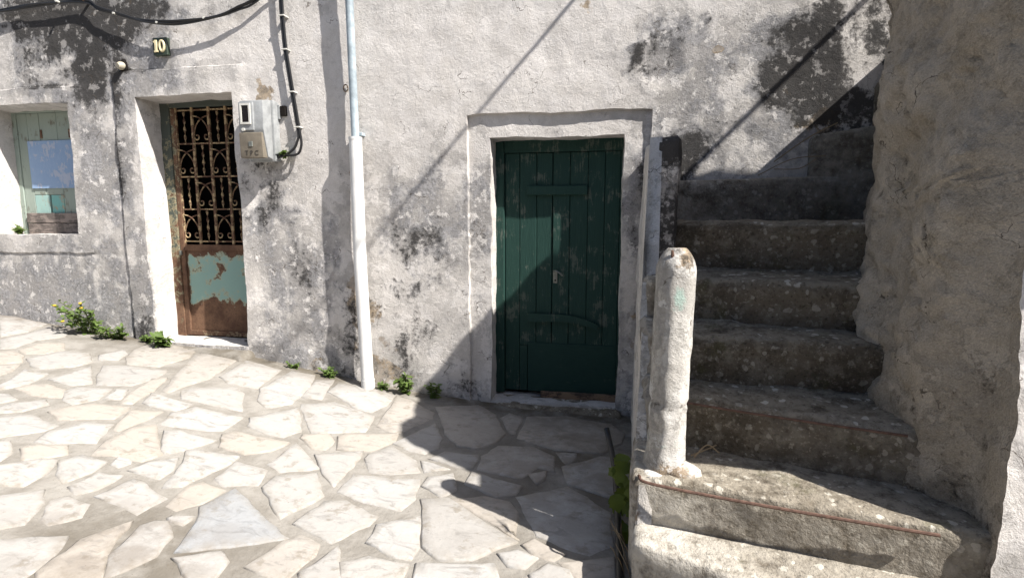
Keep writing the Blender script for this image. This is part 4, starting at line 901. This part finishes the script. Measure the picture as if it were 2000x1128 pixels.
def wire(name, pts, r, mat, label, cat, extra=()):
    t = thing(name, pts[0], label, cat)
    mk('sheath', *tube_vf(spline(pts, 8), r, 8), mat, t); return t
cb = thing('cable_bundle', (-5.26, -.05, 3.14), 'black cable bundle sagging along the facade above the house number', 'cable')
A = [(-7.2, -.05, 3.05), (-6.2, -.06, 3.10), (-5.26, -.06, 3.135), (-4.85, -.055, 3.17), (-4.36, -.05, 3.165), (-4.21, -.06, 3.09), (-3.95, -.075, 3.005), (-3.78, -.08, 2.955), (-3.58, -.08, 2.93), (-3.40, -.08, 2.928), (-3.114, -.07, 2.957), (-2.93, -.06, 3.01), (-2.77, -.05, 3.07), (-2.4, -.05, 3.3), (-2.1, -.05, 3.6)]
for q, (dy_, dz_) in enumerate(((0, 0), (.008, .016), (-.006, .012))):
    pts = [(x, y + dy_ * math.cos(x * 5 + q), z + dz_ * math.cos(x * 4 + q * 2)) for x, y, z in A]; mk('cable_strand', *tube_vf(spline(pts, 6), .0085, 7), M['cable'], cb)
for x, z in ((-3.65, 2.938), (-3.22, 2.945), (-4.05, 3.035), (-4.6, 3.168)): mk('cable_tie', *tube_vf([(x, -.060, z), (x, -.092, z)], .009, 8), M['clip'], cb, smooth=False)
mk('cable_anchor', *tube_vf([(-4.36, .03, 3.175), (-4.36, -.06, 3.17)], .012, 8), M['rust_dark'], cb)
vc = thing('service_cable', (-2.46, -.04, 1.9), 'pair of black cables clipped down the wall to the meter box', 'cable')
Bc = [(-2.545, -.045, 3.7), (-2.553, -.045, 3.05), (-2.548, -.045, 2.85), (-2.537, -.045, 2.672), (-2.515, -.045, 2.50), (-2.497, -.045, 2.362), (-2.466, -.045, 2.126), (-2.452, -.048, 2.03)]
mk('cable_strand', *tube_vf(spline(Bc + [(-2.447, -.05, 1.95), (-2.475, -.055, 1.885), (-2.55, -.06, 1.872), (-2.62, -.06, 1.885), (-2.72, -.06, 1.86)], 6), .010, 8), M['cable'], vc)
mk('cable_strand', *tube_vf(spline([(x - .019, y + .002, z) for x, y, z in Bc] + [(-2.478, -.05, 1.99), (-2.51, -.055, 1.925), (-2.60, -.06, 1.87), (-2.72, -.06, 1.85)], 6), .010, 8), M['cable'], vc)
for x, z in ((-2.556, 2.93), (-2.548, 2.68), (-2.506, 2.36), (-2.470, 2.09)): mk('cable_clip', *box_vf(x - .027, x + .020, -.060, .02, z - .005, z + .005, .002), M['clip'], vc, smooth=False)

nb = thing('house_number', (-3.68, -.02, 2.7), 'small dark green number plate with cream digits 10 above the grille door', 'number plate')
npl = mk('plate', *box_vf(-3.748, -3.612, -.042, .03, 2.700, 2.838, .004), M['plate'], nb, smooth=False)
def digit_one(x, z, h_, y=-.046):
    return join_vf([box_vf(x - .011, x + .011, y - .008, y + .004, z, z + h_, .002), box_vf(x - .020, x + .020, y - .007, y + .004, z, z + .014, .002), box_vf(x - .022, x - .006, y - .007, y + .004, z + h_ - .020, z + h_ - .006, .002)])
mk('digit', *digit_one(-3.710, 2.722, .095), M['digit'], npl, smooth=False)
zr = [(-3.655 + .021 * math.cos(t), -.047, 2.7695 + .041 * math.sin(t)) for t in np.linspace(0, 2 * math.pi, 25)]
mk('digit', *tube_vf(zr, .0095, 7, cap=False), M['digit'], npl)
ins = thing('cable_insulator', (-4.08, 0, 2.64), 'old ceramic insulator set in a broken hole above the door frame', 'insulator')
mk('broken_hole', *chunk((-4.075, -.006, 2.645), (.042, .022, .062), 8), M['hole'], ins, sharp=None)
mk('ceramic_body', *join_vf([tube_vf([(-4.075, .0, 2.645), (-4.085, -.035, 2.64), (-4.09, -.055, 2.635)], [.032, .034, .022], 14)]), M['insul'], ins)
# ring bolt behind the conduit
props(mk('ring_bolt', *tube_vf([(-2.065 + .018 * math.cos(t), -.02, 2.375 + .026 * math.sin(t)) for t in np.linspace(0, 6.0, 16)], .005, 6), M['rust_dark']), 'small rusty iron ring hanging on the wall behind the conduit', 'ring')
# overhead wires, above the picture: their shadows cross the facade
for nm, (p, q), lab in (('overhead_wire', ((-.314, 2.902, .5), (-3.021, -.009, 2.2)), 'black overhead wire leaving the facade above the green door'),
                        ('overhead_wire', ((1.561, 2.767, .35), (.464, 1.648, .95)), 'black overhead wire leaving the facade above the staircase')):
    a = Vector((p[0] + 2.45 * p[2], -p[2], p[1] + 2.9 * p[2])) if len(p) == 3 else None
    b = Vector((q[0] + 2.45 * q[2], -q[2], q[1] + 2.9 * q[2])); d = b - a
    t0 = (-.02 - a.y) / d.y; t1 = (-9 - a.y) / d.y
    c = b + Vector((2.45, -1, 2.9)) * 1.6
    props(mk(nm, *tube_vf([a + d * t0, a, b, c], .014 if lab.endswith('door') else .018, 8), M['cable']), lab, 'wire')

# ============================================================ PLANTS AND HOSE
def leaf_vf(p, d, up_, L, W, fold=.25, lobes=False):
    d = d.normalized(); s = d.cross(up_).normalized(); n = s.cross(d); V = []; prof = [(0, 0), (.25, .7), (.5, 1), (.78, .6), (1, 0)]
    if lobes: prof = [(0, .0), (.06, .55), (.3, .95), (.38, .72), (.6, .98), (.7, .55), (1, 0)]
    F = []; m = len(prof)
    for t, w in prof:
        c = p + d * (L * t) - n * (L * .22 * t * t)
        V += [c - s * (W * w / 2) + n * (fold * W * w / 2), c, c + s * (W * w / 2) + n * (fold * W * w / 2)]
    for i in range(m - 1):
        F += [(i * 3, i * 3 + 1, i * 3 + 4, i * 3 + 3), (i * 3 + 1, i * 3 + 2, i * 3 + 5, i * 3 + 4)]
    return V, F
def weed(x, y, z, h, spread, n, label, seed, lean=(0, -.3), leafL=.05, flowers=0, mat='leaf'):
    r = random.Random(seed); t = thing('weed', (x, y, z), label, 'plant', 'weeds growing along the foot of the walls'); stems = []; leaves = []; fl = []
    for i in range(n):
        a = r.uniform(0, 2 * math.pi); rad = spread * r.uniform(.2, 1); hh = h * r.uniform(.35, 1)
        p0 = Vector((x + .25 * rad * math.cos(a), y - abs(.15 * rad * math.sin(a)), z - .02)); p2 = Vector((x + rad * math.cos(a) + lean[0] * hh, min(y - .012, y - abs(rad * math.sin(a)) * .8 + lean[1] * hh), z + hh)); p1 = (p0 + p2) / 2 + Vector((0, 0, hh * .2))
        sp = spline([p0, p1, p2], 4); stems.append(tube_vf(sp, [.0028] * (len(sp) - 1) + [.0012], 4))
        for j in range(1, len(sp)):
            for _ in range(2):
                d = Vector((r.uniform(-1, 1), r.uniform(-1, .35), r.uniform(-.2, .7))); leaves.append(leaf_vf(sp[j], d, Vector((r.uniform(-.3, .3), r.uniform(-.6, 0), 1)), leafL * r.uniform(.6, 1.25), leafL * r.uniform(.4, .65)))
        if i < flowers: fl.append(chunk(tuple(p2 + Vector((0, 0, .01))), (.013, .013, .008), seed + i))
    mk('stem', *join_vf(stems), M['stem'], t); props(mk('foliage', *join_vf(leaves), M[mat], t), kind='stuff')
    for v in fl: mk('flower', *v, M['petal'], t)
    return t
weed(-4.60, -.06, float(G(-4.6)), .30, .24, 15, 'leafy weed with yellow flowers at the wall below the shuttered window', 1, leafL=.055, flowers=4)
weed(-4.33, -.07, float(G(-4.33)), .12, .17, 13, 'low weed spreading over the paving between the window and the grille door', 2, leafL=.045)
weed(-3.82, -.10, .27, .11, .09, 6, 'weed with broad leaves on the step of the grille door', 3, leafL=.075)
weed(-4.02, -.05, float(G(-4.02)), .05, .06, 8, 'tiny weed at the foot of the grille door frame', 31, leafL=.035)
weed(-2.30, -.03, float(G(-2.3)), .09, .07, 7, 'small weed in the broken plaster left of the white pipe', 4, leafL=.04)
weed(-2.62, -.03, float(G(-2.62)), .05, .05, 6, 'tiny weed in a crack between grille door and white pipe', 5, leafL=.03)
weed(-1.62, -.04, float(G(-1.62)), .17, .08, 8, 'bright weed growing right of the white pipe', 6, leafL=.055)
weed(-1.80, -.05, float(G(-1.8)), .06, .05, 7, 'tiny weed at the foot of the white pipe', 61, leafL=.035)
weed(-1.38, -.04, float(G(-1.38)), .14, .04, 5, 'thin weed near the recessed surround of the green door', 7, leafL=.045)
weed(-5.50, .12, 1.235, .05, .05, 6, 'small weed sprouting on the window sill', 8, lean=(.1, -.2), leafL=.05)
weed(-2.60, -.03, 1.87, .05, .04, 4, 'small dark weed rooted in the wall under the meter cables', 9, leafL=.045)
weed(1.60, -.62, 1.38, .22, .06, 12, 'dark green tuft on the landing against the rough wall', 10, leafL=.05)
hz_ = thing('black_hose', (.05, -1.9, -.13), 'black rubber hose sticking up from the paving beside the stair', 'hose')
mk('hose_tube', *tube_vf(spline([(.062, -2.35, -.12), (.060, -2.1, -.105), (.060, -1.85, -.09), (.055, -1.55, -.06), (.045, -1.30, .0), (.028, -1.14, .06), (.003, -1.02, .12), (-.012, -.98, .16)], 7), .0165, 12), M['hose'], hz_)
vn = thing('vine', (.13, -1.45, -.13), 'young green vine with lobed leaves hanging beside the stair side', 'plant')
r = random.Random(5); lv_ = []
mk('stem', *tube_vf(spline([(.155, -1.62, -.12), (.12, -1.56, .0), (.11, -1.50, .10), (.10, -1.48, .20)], 5), .004, 5), M['stem'], vn)
for i in range(26):
    z = r.uniform(-.07, .21); y = -1.50 + r.uniform(-.13, .10) - (.2 - z) * .25; x = .085 + r.uniform(-.05, .035) + .015 * (z < .05)
    d = Vector((r.uniform(-.8, .5), r.uniform(-.8, .1), r.uniform(-1, -.1)))
    L = r.uniform(.045, .085); o = mk('vine_leaf', *leaf_vf(Vector((x, y, z)), d, Vector((r.uniform(-.3, .3), -1, .55)), L, L * 1.02, .15, True), M['vine'], vn, sharp=None)
for i, (x, y) in enumerate(((.05, -1.72), (.10, -1.66), (.08, -1.80))): pass
gr = thing('dry_grass', (.12, -1.8, -.13), 'few dry grass blades at the foot of the stair', 'grass')
for i in range(9):
    x, y = .11 + r.uniform(-.05, .03), -1.75 + r.uniform(-.2, .12); mk('blade', *tube_vf(spline([(x, y, -.135), (x - .02, y - .02, -.05), (x - r.uniform(.02, .10), y + r.uniform(-.05, .1), r.uniform(-.05, .05))], 4), [.002] * 8 + [.0008], 4), M['twig'], gr)
